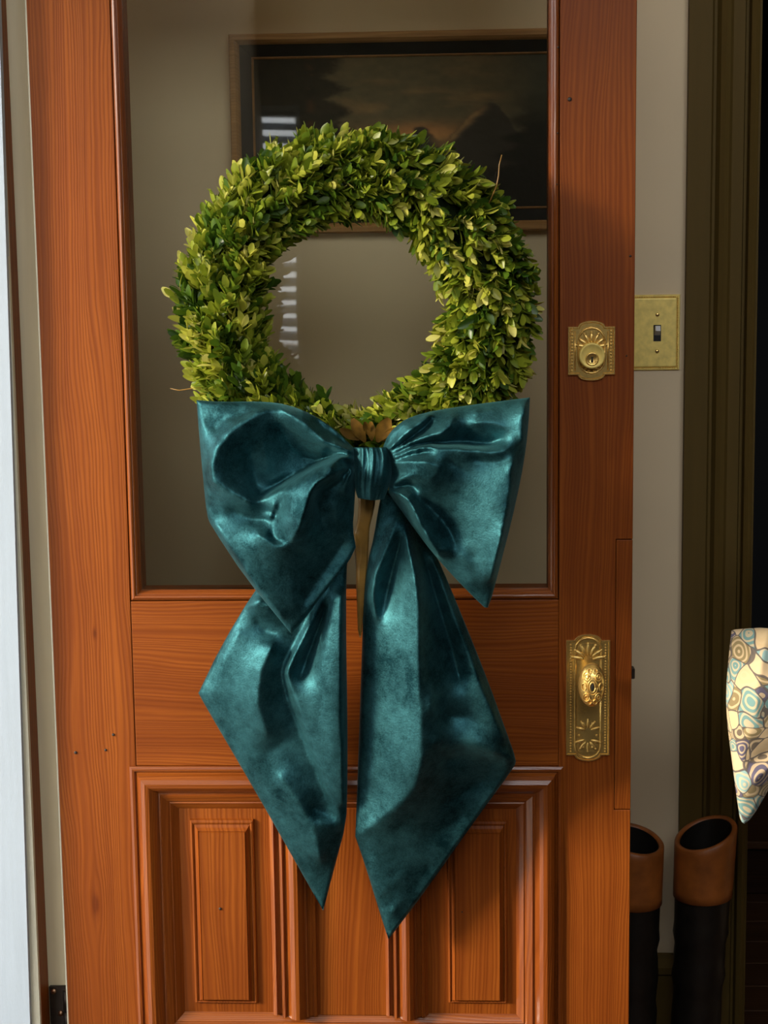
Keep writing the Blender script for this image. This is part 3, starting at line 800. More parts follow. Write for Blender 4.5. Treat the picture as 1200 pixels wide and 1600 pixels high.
for gx_ in (tx, tx-.046):
    box('switch_slot', gx_-.0062, gx_+.0062, ys-.0064, ys-.0055, tz-.0135, tz+.0135, M['black'], sw)
    g = Geo(); V = [(gx_-.0048, ys-.006, tz-.004), (gx_+.0048, ys-.006, tz-.004), (gx_+.0048, ys-.006, tz+.0115), (gx_-.0048, ys-.006, tz+.0115),
                    (gx_-.0040, ys-.017, tz+.004), (gx_+.0040, ys-.017, tz+.004), (gx_+.0040, ys-.015, tz+.012), (gx_-.0040, ys-.015, tz+.012)]
    g.add(V, [(0, 1, 5, 4), (1, 2, 6, 5), (2, 3, 7, 6), (3, 0, 4, 7), (4, 5, 6, 7), (0, 1, 2, 3)]); g.build('toggle', M['switch'], sw, False)
    for dzz in (-.0302, .0302):
        g = Geo(); g.ball((gx_, ys-.0060, tz+dzz), .0034, .0013, .0034, 12, 6); so = g.build('screw', M['brass'], sw)
        g = Geo(); g.box(gx_-.0028, gx_+.0028, ys-.0076, ys-.0070, tz+dzz-.0004, tz+dzz+.0004); g.build('slot', M['black'], so, False)

# ================================================================== WREATH
WY = -0.062
wc = P(553.5, 492, WY); RC, RT = .1840, .0400
wreath = empty('boxwood_wreath', (float(wc[0]), WY, float(wc[2])-.27)); tag(wreath, 'round green boxwood wreath hanging on the glass of the door', 'wreath')
g = Geo()
ring = [Vector((wc[0]+RC*math.cos(t), WY+.01, wc[2]+RC*math.sin(t))) for t in np.linspace(0, 2*math.pi, 49)]
V, Fc = tube_geo(ring, .034, 14, False); g.add(V, Fc); g.build('moss_core', paint('dark_moss', (.012, .020, .005), .9, .4, 60, .3, False, .1), wreath)
def leaf_shape(L, Wd, fold, curl, nl=5):
    """obovate leaf along +x, upper side +z; returns verts (nl*3) and faces"""
    ts = np.linspace(0, 1, nl+1)
    V, Fc = [], []
    for t in ts:
        wd = Wd*.5*(math.sin(math.pi*min(1, (t*.93+.07))**1.35)**.75 if t < .999 else .30)
        if t < .01: wd = Wd*.07
        x = L*t; zc = -curl*L*t*t
        V += [(x, -wd, zc+fold*wd), (x, 0, zc), (x, wd, zc+fold*wd)]
    for i in range(nl):
        for j in range(2): Fc.append((3*i+j, 3*i+j+1, 3*i+4+j, 3*i+3+j))
    return np.array(V), Fc
LV = [leaf_shape(1, RNG.uniform(.44, .58), RNG.uniform(.05, .45), RNG.uniform(-.18, .22)) for _ in range(10)]
leaves = []      # (position, 3x3 basis * scale, variant, tone)
def unit(v): return v/np.linalg.norm(v)
NS = 1750
for i in range(NS):
    th = 2*math.pi*(i+RNG.random())/NS
    ph = RNG.uniform(-2.15, 2.15)                         # 0 faces the viewer
    er = np.array([math.cos(th), 0, math.sin(th)]); ey = np.array([0, -1.0, 0])
    T = np.array([math.sin(th), 0, -math.cos(th)])        # clockwise
    nrm = ey*math.cos(ph)+er*math.sin(ph)
    base = np.array([wc[0], WY, wc[2]])+er*RC+nrm*(RT+RNG.uniform(-.016, .007))
    gap = abs(math.atan2(math.sin(th+math.pi/2-.1), math.cos(th+math.pi/2-.1)))
    if gap < .25: base = base - nrm*.008
    d = unit(T*RNG.uniform(.6, 1.1)+nrm*RNG.uniform(.25, .75)+er*RNG.normal(0, .22)+ey*RNG.normal(0, .22)+np.array([0, 0, .16]))
    a = unit(np.cross(d, RNG.normal(size=3))); b2 = np.cross(d, a)
    st = .024*RNG.uniform(.7, 1.25); tone0 = RNG.normal(.48, .20)
    nn = 3
    for k in range(nn+1):
        p = base+d*st*k/nn
        an = RNG.uniform(0, math.pi) if k % 2 == 0 else RNG.uniform(0, math.pi)
        for sgn in ((1, -1) if k < nn else (1, -1)):
            o_ = a*math.cos(an)*sgn+b2*math.sin(an)*sgn
            spread = .85-.45*k/nn
            ld = unit(d+o_*spread+RNG.normal(0, .13, 3))
            L = RNG.uniform(.0175, .0270)*(1.0 if k < nn else .85)
            up = d-ld*np.dot(d, ld)+RNG.normal(0, .15, 3); up = unit(up-ld*np.dot(up, ld))
            side = np.cross(up, ld)
            tone = tone0+.16*(k/nn-.5)+RNG.normal(0, .08)
            if RNG.random() < .05: tone += .3
            leaves.append((p, np.stack([ld, side, up], 1)*L, int(RNG.integers(10)), float(np.clip(tone, 0, 1))))
# the 300 leaves that show largest become parts of their own
cv = CAM
score = []
for (p, Bm, vi, tn) in leaves:
    c = p+Bm[:, 0]*.5; depth = np.dot(c-cv, _F)
    radial = math.hypot(c[0]-wc[0], c[2]-wc[2])-RC
    out = math.hypot(radial, min(0, c[1]-WY))
    face = abs(np.dot(unit(Bm[:, 2]), unit(cv-c)))
    hid = c[2] < wc[2]-.13 and abs(c[0]-wc[0]) < .27 and c[1] > -2
    score.append((out*9+face*.35+np.linalg.norm(Bm[:, 0])*18)-(5 if c[1] > WY-.02 else 0)-(3 if hid else 0))
order = np.argsort(score)[::-1]; chosen = set(order[:300].tolist())
tone_steps = np.linspace(.1, .95, 6)
cache = {}
for idx in order[:300]:
    p, Bm, vi, tn = leaves[idx]
    ti = int(np.argmin(abs(tone_steps-tn))); key = (vi % 5, ti)
    if key not in cache:
        lv_, lf = LV[key[0]]
        me = bpy.data.meshes.new('leaf'); me.from_pydata([tuple(v) for v in lv_], [], lf); me.update()
        at = me.attributes.new('tone', 'FLOAT', 'POINT'); at.data.foreach_set('value', [float(tone_steps[ti])]*len(lv_))
        me.polygons.foreach_set('use_smooth', [True]*len(me.polygons)); me.materials.append(M['leaf']); cache[key] = me
    o = bpy.data.objects.new('leaf', cache[key]); COL.objects.link(o); o.parent = wreath
    sc_ = float(np.linalg.norm(Bm[:, 0])); Rm = Matrix((Bm/sc_).tolist())
    o.rotation_mode = 'QUATERNION'; o.rotation_quaternion = Rm.to_quaternion(); o.scale = (sc_,)*3
    o.location = Vector(p)-wreath.location
VV_, FF_, TT_ = [], [], []; off = 0
for i, (p, Bm, vi, tn) in enumerate(leaves):
    if i in chosen: continue
    lv_, lf = LV[vi]; w_ = lv_@Bm.T+p
    VV_.append(w_); FF_ += [tuple(k+off for k in f) for f in lf]; off += len(w_); TT_ += [tn]*len(w_)
me = bpy.data.meshes.new('foliage'); me.from_pydata(np.concatenate(VV_).tolist(), [], FF_); me.update()
at = me.attributes.new('tone', 'FLOAT', 'POINT'); at.data.foreach_set('value', TT_)
me.polygons.foreach_set('use_smooth', [True]*len(me.polygons))
link('foliage', me, M['leaf'], wreath, 'small green and yellowish boxwood leaves', 'stuff')
M['dry'] = paint('dry_leaf', (.11, .055, .006), .7, .5, 60, .2, False, .15)
for (a_, b2_, an, L) in ((562, 690, 150, .030), (571, 694, 118, .036), (581, 692, 92, .026), (589, 694, 62, .038), (597, 692, 40, .030), (577, 684, 105, .022)):
    lv_, lf = LV[int(a_) % 10]; c = P(a_, b2_-3, -.128); d_ = np.array([math.cos(math.radians(an)), -.25, math.sin(math.radians(an))]); d_ = d_/np.linalg.norm(d_)
    up = np.array([0, -1.0, 0])-d_*.25/np.linalg.norm([1, .25]); up = unit(up-d_*np.dot(up, d_)); sd_ = np.cross(up, d_)
    pydata('leaf', lv_@(np.stack([d_, sd_, up], 1)*L).T+c, lf, M['dry'], wreath, True, 'dry golden brown leaf')
g = Geo()
g.tube([P(a_, b2_, -.09) for a_, b2_ in ((764, 318), (776, 290), (779, 275), (780, 258), (784, 242))], [.0010, .0010, .0009, .0008, .0006], 6)
g.build('twig', M['gold_ribbon'], wreath); g = Geo()
g.tube([P(a_, b2_, -.06) for a_, b2_ in ((325, 598), (300, 607), (280, 610), (266, 607))], [.0009, .0008, .0007, .0005], 6)
g.build('twig', M['gold_ribbon'], wreath)

# ================================================================== BOWS
def resample(pts, n, smooth=1):
    p = np.array(pts, float)
    for _ in range(smooth):
        q_ = [p[0]]
        for i in range(len(p)-1):
            q_.append(p[i]*.75+p[i+1]*.25); q_.append(p[i]*.25+p[i+1]*.75)
        q_.append(p[-1]); p = np.array(q_)
    s_ = np.concatenate([[0], np.cumsum(np.linalg.norm(np.diff(p, axis=0), axis=1))]); s_ /= s_[-1]
    t = np.linspace(0, 1, n)
    return np.stack([np.interp(t, s_, p[:, 0]), np.interp(t, s_, p[:, 1])], 1)

def cloth(name, left, bottom, right, top, feats, yfun, mat, parent, blur=2, n=130, rim=7, edge_h=.3, depth=.9, label=None, amp=1.8):
    """A stuffed or folded cloth piece: a four-sided outline, and fold lines (x, y, height in cm) between which
    the sheet is stretched (membrane solve); it has a back sheet and a rounded rim."""
    Lf, Bt, Rt, Tp = (resample(q_, n) for q_ in (left, bottom, right, top))
    u = np.linspace(0, 1, n)[None, :, None]; v = np.linspace(0, 1, n)[:, None, None]
    S = (1-v)*Tp[None]+v*Bt[None]+(1-u)*Lf[:, None]+u*Rt[:, None]-((1-u)*(1-v)*Tp[0]+u*(1-v)*Tp[-1]+(1-u)*v*Bt[0]+u*v*Bt[-1])
    outl = np.concatenate([Tp, Rt, Bt[::-1], Lf[::-1]])
    x0, y0 = outl.min(0)-8; x1, y1 = outl.max(0)+8
    H = None
    for cell in (12.0, 6.0, 3.0):
        nx = int((x1-x0)/cell)+2; ny = int((y1-y0)/cell)+2
        if H is None: H = np.zeros((ny, nx))
        else:
            yi = np.minimum(np.arange(ny)*cell/pc, H.shape[0]-1.001); xi = np.minimum(np.arange(nx)*cell/pc, H.shape[1]-1.001)
            iy = yi.astype(int); ix = xi.astype(int); fy = (yi-iy)[:, None]; fx = (xi-ix)[None]
            H = (H[iy][:, ix]*(1-fx)+H[iy][:, ix+1]*fx)*(1-fy)+(H[iy+1][:, ix]*(1-fx)+H[iy+1][:, ix+1]*fx)*fy
        pc = cell
        K = np.zeros((ny, nx)); Wt = np.zeros((ny, nx))
        def stamp(q_):
            q_ = np.array(q_, float)
            for i in range(max(1, len(q_)-1)):
                a, b = q_[i], q_[min(i+1, len(q_)-1)]
                m_ = max(2, int(np.hypot(*(b-a)[:2])/cell*2)+1)
                for t in np.linspace(0, 1, m_):
                    c = a*(1-t)+b*t; jx = int(round((c[0]-x0)/cell)); jy = int(round((c[1]-y0)/cell))
                    if 0 <= jx < nx and 0 <= jy < ny: K[jy, jx] += c[2]; Wt[jy, jx] += 1
        for o_ in outl[::2]: stamp([(o_[0], o_[1], edge_h)])
        for f_ in feats: stamp(f_)
        fix = Wt > 0; Kf = np.where(fix, K/np.maximum(Wt, 1), 0)
        for _ in range(260 if cell > 3 else 140):
            H = np.where(fix, Kf, H)
            Pd = np.pad(H, 1, mode='edge')
            H = (Pd[:-2, 1:-1]+Pd[2:, 1:-1]+Pd[1:-1, :-2]+Pd[1:-1, 2:])*.25
        H = np.where(fix, Kf, H)
    def soften(H):
        Pd = np.pad(H, 1, mode='edge')
        return .4*H+.15*(Pd[:-2, 1:-1]+Pd[2:, 1:-1]+Pd[1:-1, :-2]+Pd[1:-1, 2:])
    for _ in range(26):                  # relax: the fold lines pull, they no longer pinch
        H = soften(soften(H)); H = np.where(fix, H+.42*(Kf-H), H)
    for _ in range(blur): H = soften(H)
    gx_ = np.clip((S[..., 0]-x0)/3.0, 0, H.shape[1]-1.001); gy_ = np.clip((S[..., 1]-y0)/3.0, 0, H.shape[0]-1.001)
    ix = gx_.astype(int); iy = gy_.astype(int); fx = gx_-ix; fy = gy_-iy
    h = (H[iy, ix]*(1-fx)+H[iy, ix+1]*fx)*(1-fy)+(H[iy+1, ix]*(1-fx)+H[iy+1, ix+1]*fx)*fy
    fl_ = S.reshape(-1, 2); dm = np.full(len(fl_), 1e9)
    for o_ in outl: dm = np.minimum(dm, (fl_[:, 0]-o_[0])**2+(fl_[:, 1]-o_[1])**2)
    dm = np.sqrt(dm).reshape(n, n); e = np.clip(dm/rim, 0, 1)
    h = amp*h/100.0-.006*(1-np.sqrt(np.maximum(0, 1-(1-e)**2)))
    yb = yfun(S[..., 0], S[..., 1])
    Fr = P(S[..., 0], S[..., 1], yb-h).reshape(-1, 3)
    Bk = P(S[..., 0], S[..., 1], yb+depth/100.0*np.sqrt(e)+.0005).reshape(-1, 3)
    Vt = np.concatenate([Fr, Bk]); Fc = []; m_ = n*n
    for j in range(n-1):
        for i in range(n-1):
            k = j*n+i; Fc.append((k, k+n, k+n+1, k+1)); Fc.append((m_+k, m_+k+1, m_+k+n+1, m_+k+n))
    bd = [i for i in range(n)]+[(j*n+n-1) for j in range(1, n)]+[(n-1)*n+i for i in range(n-2, -1, -1)]+[j*n for j in range(n-2, 0, -1)]
    for i in range(len(bd)):
        a, b = bd[i], bd[(i+1) % len(bd)]; Fc.append((a, b, m_+b, m_+a))
    me = bpy.data.meshes.new(name); me.from_pydata(Vt.tolist(), [], Fc); me.update()
    me.polygons.foreach_set('use_smooth', [True]*len(me.polygons))
    return link(name, me, mat, parent, label)

kn_c = P(582, 740, -.17)
bow = empty('velvet_bow', (float(kn_c[0]), -.16, float(kn_c[2])-.6)); tag(bow, 'large teal velvet bow with long pointed tails tied below the wreath', 'bow')
yl = lambda px, py: -.158+0*px
LOOP_L = [
    # rim of the big hollow on the left
    [(470, 640, 1.4), (405, 643, 2.4), (365, 668, 3.0), (338, 700, 3.2), (330, 727, 3.3), (333, 752, 3.3), (362, 770, 3.1), (397, 787, 2.8)],
    [(366, 695, 2.2), (362, 730, 2.0), (372, 755, 1.7)],
    [(392, 705, .9), (396, 735, .4), (402, 762, .1)],
    # crease from the top and the ridge between the hollows
    [(436, 634, 1.2), (425, 641, 1.7), (415, 656, 1.9), (412, 690, 1.5), (416, 720, .9), (422, 742, .4)],
    # second hollow
    [(440, 668, .8), (455, 702, -.3), (480, 720, -.9), (505, 720, -.8), (524, 712, .0)],
    # upper ridge to the knot
    [(440, 638, 2.6), (478, 665, 2.8), (505, 690, 2.8), (545, 708, 2.0)],
    [(490, 656, 1.0), (515, 672, .8), (545, 698, .4)],
    [(551, 707, 2.6), (535, 700, 3.0), (515, 694, 3.0)],
    [(551, 711, .6), (532, 708, .5), (512, 704, .6)],
    [(551, 716, 3.0), (540, 714, 3.6)],
    [(551, 735, 3.0), (545, 745, 2.6), (540, 770, 2.0)],
    [(545, 735, 1.0), (536, 742, 1.2)],
    [(470, 641, 1.7), (505, 657, 1.8), (535, 682, 1.6), (552, 702, 1.4)],
    # highlight fold in the valley
    [(426, 752, .5), (445, 744, .3), (470, 737, .0)],
        # big fold in front
    [(551, 715, 2.2), (538, 713, 3.2), (525, 718, 4.4), (495, 734, 4.2), (460, 753, 3.4), (425, 772, 2.6), (400, 785, 2.2)],
    [(551, 724, 1.0), (540, 723, 1.4)],
    [(548, 732, 2.2), (534, 734, 4.0), (512, 746, 5.2), (496, 754, 5.5), (486, 768, 5.4), (478, 795, 5.2), (466, 828, 4.6), (456, 842, 3.8)],
    [(519, 729, 4.7), (490, 742, 4.6), (460, 764, 3.8), (445, 772, 3.4)],
    [(514, 712, -.3), (490, 727, -.9), (455, 745, -.9), (425, 762, -.5), (404, 776, .2)],
    # crease under it
    [(398, 789, 1.9), (415, 797, 1.5), (431, 803, 1.2)],
    [(360, 795, 1.2), (395, 812, 1.0), (425, 812, 1.1)],
    [(441, 778, 2.6), (437, 795, 2.2), (430, 815, 1.7), (424, 836, 1.8), (432, 845, 2.1), (445, 843, 2.7)],
    [(429, 788, 3.0), (421, 812, 2.7)],
    [(456, 790, 4.3), (448, 820, 3.7)],
    [(398, 840, 2.5), (403, 834, 2.9), (418, 845, 3.1), (435, 856, 3.1), (455, 848, 3.1)],
    [(398, 850, 2.6), (402, 872, 2.2), (412, 885, 1.9)],
    # dark pocket near the knot and the dark flank on the right
    [(494, 776, 2.2), (500, 795, 1.8), (502, 820, 1.5)],
    [(500, 768, 2.0), (515, 760, 1.8), (532, 750, 1.4)],
    [(512, 775, 2.0), (522, 795, 1.9), (532, 815, 1.3)],
    [(470, 860, 1.9), (455, 900, 1.5), (460, 945, 1.0)],
    [(535, 850, .0), (505, 895, .0), (475, 940, .2)],
    [(338, 822, 1.9), (365, 862, 2.1), (400, 918, 2.0), (440, 965, 1.2)],
    [(318, 660, 1.2), (322, 720, 1.7), (326, 780, 1.6)],
    [(340, 645, .9), (380, 650, 1.2)],
    [(335, 672, 1.0), (350, 655, .8), (385, 645, 1.2)],
]
cloth('loop', [(307, 625), (312, 690), (317, 745), (323, 805), (330, 822), (385, 905), (455, 990)], [(455, 990), (470, 975), (508, 925), (545, 878), (556, 855)],
      [(553, 700), (556, 740), (554, 790), (551, 825), (556, 855)], [(307, 625), (345, 628), (410, 627), (450, 632), (490, 648), (525, 672), (553, 700)],
      LOOP_L, yl, M['velvet'], bow, label='left loop of the bow')
LOOP_R = [
    [(601, 699, 1.2), (611, 680, 2.0), (625, 662, 2.2), (642, 652, 1.6)],
    [(604, 698, .6), (615, 682, 1.0), (620, 668, 1.2)],
    [(606, 703, 2.2), (625, 688, 2.9), (650, 668, 3.0), (672, 648, 2.0)],
    [(609, 706, .8), (640, 685, .3), (660, 668, .5), (673, 655, 1.0)],
    [(611, 708, 2.2), (640, 692, 3.0), (662, 684, 3.2), (692, 677, 3.2), (704, 664, 2.6), (708, 648, 1.9)],
    [(614, 711, 1.3), (645, 696, .9), (690, 690, .4), (730, 692, .3), (765, 694, .5), (785, 684, 1.0)],
    [(740, 660, 2.4), (775, 662, 2.1), (797, 675, 1.9)],
    [(614, 716, 2.3), (640, 704, 3.0), (665, 698, 3.4), (705, 700, 3.4), (745, 704, 3.3), (777, 707, 3.1), (793, 700, 2.5), (797, 688, 2.1)],
    [(616, 720, 1.4), (640, 711, 1.7), (660, 707, 1.9), (676, 704, 2.6)],
    [(616, 723, 2.0), (640, 722, 3.3), (665, 722, 3.9), (690, 730, 3.6), (675, 748, 3.4), (650, 748, 2.9)],
    [(612, 752, 1.2), (622, 744, 1.4), (632, 738, 2.0)],
    [(608, 760, 1.8), (620, 752, 2.4), (630, 746, 2.8), (650, 742, 3.3)],
    [(610, 764, 1.0), (625, 760, 1.0), (645, 756, 1.3), (650, 766, 1.6)],
    [(606, 766, 2.0), (622, 771, 3.0), (637, 780, 3.6), (648, 800, 3.8), (658, 824, 3.8), (670, 846, 3.6), (684, 866, 2.9), (700, 858, 2.4)],
    [(650, 775, 2.0), (668, 790, 1.2), (690, 812, .9), (706, 835, .9), (712, 855, 1.4)],
    [(604, 769, 1.0), (618, 780, 1.2), (632, 800, 1.2), (645, 825, 1.0), (660, 850, .8), (680, 880, .6)],
    [(715, 770, 2.2), (735, 820, 2.1), (740, 860, 1.9)],
    [(700, 722, 2.6), (735, 740, 2.4), (770, 790, 3.0), (768, 850, 2.6), (758, 900, 1.9)],
    [(800, 720, 3.2), (796, 780, 3.2), (782, 850, 3.9), (768, 905, 2.2)],
    [(740, 718, 2.2), (775, 722, 2.2), (805, 715, 2.4)],
    [(720, 880, 1.5), (740, 910, 1.1)],
    [(735, 885, 1.8), (718, 868, 1.9), (745, 870, 1.7)],
    [(818, 635, 2.2), (816, 690, 2.8)],
    [(770, 640, 1.3), (740, 645, 1.8)],
]
cloth('loop', [(599, 697), (606, 720), (609, 745), (607, 770)], [(607, 770), (625, 795), (650, 830), (675, 863), (705, 897), (735, 928), (757, 949)],
      [(828, 621), (826, 660), (822, 700), (814, 748), (800, 812), (783, 878), (764, 950), (757, 949)], [(599, 697), (607, 678), (625, 660), (645, 650), (680, 641), (740, 632), (828, 621)],
      LOOP_R, yl, M['velvet'], bow, label='right loop of the bow')
yt = lambda px, py: -.128+.080*np.clip((py-820)/600, 0, 1)
TAIL_L = [
    [(516, 915, 1.4), (498, 950, 1.8), (478, 990, 2.2), (458, 1030, 2.5), (448, 1051, 2.6), (455, 1075, 2.4), (470, 1115, 2.3), (492, 1175, 2.1), (515, 1235, 1.8), (538, 1287, 1.2)],
    [(505, 917, .6), (485, 957, .7), (462, 1002, .8), (443, 1037, .9), (440, 1056, .9), (450, 1095, .8), (472, 1150, .7), (494, 1205, .7), (517, 1262, .7)],
    [(510, 945, .5), (494, 990, .0), (478, 1030, .0), (470, 1056, .5)],
    [(522, 935, 2.2), (512, 990, 2.6), (504, 1040, 2.7), (498, 1090, 2.6), (500, 1140, 2.5)],
    [(533, 930, 2.8), (533, 1000, 3.3), (534, 1100, 3.4), (535, 1200, 3.0), (537, 1255, 2.0)],
    [(408, 938, 2.1), (388, 948, 1.5), (425, 948, 2.2)],
    [(400, 968, .6), (414, 985, .5), (428, 990, .7)],
    [(375, 985, 1.2), (350, 1030, 1.2), (332, 1080, 1.0), (365, 1140, 1.0), (410, 1215, 1.1), (450, 1285, 1.0)],
    [(425, 1010, 2.5), (408, 1050, 2.6), (402, 1100, 2.5), (418, 1145, 2.0)],
    [(400, 1185, 1.2), (425, 1172, 1.0), (448, 1152, .9)],
    [(440, 1215, 1.8), (465, 1250, 1.9), (490, 1290, 2.0), (500, 1340, 1.6)],
    [(500, 1286, 1.9), (536, 1290, 1.1)],
    [(485, 1262, .8), (500, 1268, .7), (520, 1276, .7)],
]
cloth('tail', [(440, 870), (398, 922), (345, 1010), (310, 1083)], [(310, 1083), (322, 1105), (400, 1238), (455, 1335), (505, 1423)],
      [(545, 850), (541, 900), (541, 1000), (543, 1120), (543, 1230), (541, 1287), (524, 1350), (505, 1423)], [(440, 870), (480, 862), (545, 850)],
      TAIL_L, yt, M['velvet'], bow, label='left hanging tail of the bow', rim=6)
TAIL_R = [
    [(619, 812, 1.6), (613, 838, 2.0), (600, 868, 2.1), (586, 898, 2.1), (583, 935, 2.0), (588, 968, 1.7)],
    [(597, 830, .8), (588, 860, .7), (576, 900, .6)],
    [(626, 842, .4), (614, 885, .2), (604, 925, .3), (597, 962, 1.0)],
    [(632, 828, 2.2), (640, 865, 3.0), (649, 900, 3.5), (654, 945, 3.7), (656, 1000, 3.8), (656, 1080, 3.9), (658, 1150, 4.0), (660, 1180, 3.9), (655, 1205, 3.6), (648, 1232, 3.1)],
    [(648, 840, .8), (660, 870, .7), (672, 905, .5), (690, 960, .3), (706, 1010, .2), (718, 1060, .4)],
    [(660, 960, 2.7), (668, 1040, 2.6), (674, 1110, 3.9)],
    [(585, 1000, 1.4), (582, 1100, 1.5), (575, 1220, 1.4)],
    [(620, 1020, 2.6), (618, 1120, 2.7), (612, 1200, 2.6)],
    [(676, 872, 1.0), (694, 922, 1.5), (714, 975, 1.8), (732, 1020, 1.9), (750, 1070, 2.1), (772, 1120, 2.3), (788, 1155, 2.0)],
    [(700, 1120, 1.5), (730, 1120, 1.6), (755, 1130, 2.0)],
    [(678, 1160, 3.9), (700, 1160, 2.4), (722, 1160, 2.5), (745, 1163, 2.7), (775, 1175, 2.3), (801, 1187, 1.3)],
    [(700, 1185, 1.4), (745, 1183, 1.4), (785, 1191, .9)],
    [(672, 1230, 2.0), (690, 1260, .8), (720, 1240, .4), (755, 1220, .1)],
    [(655, 1310, .8), (690, 1300, .2), (720, 1275, .0)],
    [(557, 1307, .8), (575, 1294, 1.6), (600, 1277, 2.2), (628, 1254, 2.8), (648, 1230, 3.1)],
    [(585, 1318, 1.2), (610, 1305, 1.3), (632, 1285, 1.4)],
    [(582, 1340, .9), (600, 1392, .9), (622, 1374, .9), (645, 1350, .6)],
    [(612, 1425, 1.0), (640, 1395, .5), (670, 1355, .2)],
]
cloth('tail', [(598, 762), (590, 800), (585, 835), (574, 880), (568, 940), (565, 1030), (560, 1180), (555, 1307)], [(555, 1307), (570, 1350), (590, 1415), (607, 1468)],
      [(648, 800), (672, 850), (690, 885), (722, 962), (762, 1062), (790, 1140), (807, 1187), (804, 1198), (740, 1285), (670, 1385), (607, 1468)], [(598, 762), (615, 770), (632, 782), (648, 800)],
      TAIL_R, yt, M['velvet'], bow, label='right hanging tail of the bow', rim=6)
# knot: a wrapped, wrinkled band
V, Fc = [], []; nu, nv = 96, 30
lt = [(552, 699), (553, 720), (553, 745), (555, 765), (559, 778)]; rt_ = [(606, 699), (612, 712), (613, 735), (609, 758), (600, 780)]
Lk = resample(lt, nv); Rk = resample(rt_, nv)
for j in range(nv):
    v = j/(nv-1)
    for i in range(nu):
        t = 2*math.pi*i/nu; u = -math.cos(t)
        px = Lk[j, 0]*(1-(u+1)/2)+Rk[j, 0]*(u+1)/2; py = Lk[j, 1]*(1-(u+1)/2)+Rk[j, 1]*(u+1)/2+ (2.5*math.sin(math.pi*(u+1)/2) if j > nv-4 else 0)
        dpt = math.sin(t)
        wr_ = .0028*math.sin(9*u+2.2*math.sin(3*v+u)+1.5*v)*(.4+.6*abs(math.cos(2.3*v)))+.0018*math.sin(23*u+4*v)*abs(math.cos(1.7*v+u))
        y = -.166-(.026+.012*math.sin(math.pi*v)+ (wr_ if dpt > 0 else 0))*dpt*(1 if dpt > 0 else .6)
        V.append(P(px, py, y))
for j in range(nv-1):
    for i in range(nu): Fc.append((j*nu+i, j*nu+(i+1) % nu, (j+1)*nu+(i+1) % nu, (j+1)*nu+i))
Fc.append(tuple(range(nu))); Fc.append(tuple((nv-1)*nu+i for i in range(nu)))
pydata('knot', V, Fc, M['velvet'], bow, True, 'wrinkled velvet knot of the bow')
# gold tie ribbon below the knot
yr = lambda px, py: -.130+.02*np.clip((py-780)/200, 0, 1)
cloth('tie_ribbon', [(560, 772), (560, 800), (556, 825), (551, 835), (555, 870), (557, 930), (559, 985)], [(559, 985), (563, 1000), (566, 985)],
      [(588, 772), (584, 800), (577, 825), (576, 860), (570, 930), (566, 985)], [(560, 772), (574, 772), (588, 772)],
      [[(570, 780, .5), (572, 800, .9), (566, 830, .4), (563, 880, .7), (562, 960, .4)], [(579, 785, .2), (576, 815, .9), (572, 850, .2), (567, 900, .5)], [(556, 835, .9), (562, 860, .2), (560, 900, .6)]],
      yr, M['gold_ribbon'], bow, n=40, rim=4, edge_h=.2, label='narrow old gold ribbon')

# floral bow hanging at the right edge, on a newel post just outside the picture
fy = lambda px, py: .02+0*px
fb_c = P(1345, 1050, .02)
fbow = empty('floral_bow', (float(fb_c[0]), .02, float(fb_c[2])-.2)); tag(fbow, 'cream and teal floral print fabric bow hanging at the right edge', 'bow')
FL = [[(1142, 1000, .8), (1150, 1080, 1.8), (1160, 1180, 1.6), (1165, 1250, .9)], [(1200, 985, 1.0), (1190, 1040, 2.6), (1180, 1110, 2.8), (1190, 1160, 1.6), (1215, 1150, 1.6)],
      [(1165, 1150, 2.2), (1185, 1145, 2.0), (1210, 1130, 2.0)], [(1172, 1190, 1.2), (1195, 1180, .8), (1215, 1170, .9)], [(1178, 1220, 1.9), (1195, 1205, 1.8), (1215, 1190, 1.5)],
      [(1220, 1020, 1.4), (1270, 1035, .6), (1320, 1045, .8)], [(1215, 1070, 2.8), (1270, 1065, 2.6), (1325, 1055, 1.8)]]
cloth('loop', [(1143, 985), (1139, 1020), (1134, 1080), (1136, 1130), (1145, 1200), (1153, 1260), (1157, 1283), (1163, 1287)], [(1163, 1287), (1175, 1278), (1200, 1236), (1250, 1150), (1325, 1075)],
      [(1325, 1020), (1330, 1048), (1325, 1075)], [(1143, 985), (1150, 983), (1200, 980), (1260, 990), (1325, 1020)], FL, fy, M['floral'], fbow, n=70)
mir = lambda L_: [(2690-q_[0],)+tuple(q_[1:]) for q_ in L_]
cloth('loop', [(1365, 1020), (1360, 1048), (1365, 1075)], mir([(1163, 1287), (1175, 1278), (1200, 1236), (1250, 1150), (1325, 1075)])[::-1],
      mir([(1143, 985), (1139, 1020), (1134, 1080), (1136, 1130), (1145, 1200), (1153, 1260), (1157, 1283), (1163, 1287)]), mir([(1143, 985), (1150, 983), (1200, 980), (1260, 990), (1325, 1020)])[::-1],
      [mir(f_) for f_ in FL], fy, M['floral'], fbow, n=60)
g = Geo(); g.ball(P(1345, 1048, .0), .022, .026, .036, 16, 10); g.build('knot', M['floral'], fbow)
npx = float(fb_c[0])
nw = empty('newel_post', (npx, .09, 0)); tag(nw, 'dark wooden newel post just beyond the right edge', 'post')
box('post', npx-.045, npx+.045, .046, .136, 0, 1.12, M['wood_dark'], nw, .004, 2)
box('post_cap', npx-.06, npx+.06, .031, .151, 1.12, 1.16, M['wood_dark'], nw, .008, 2)

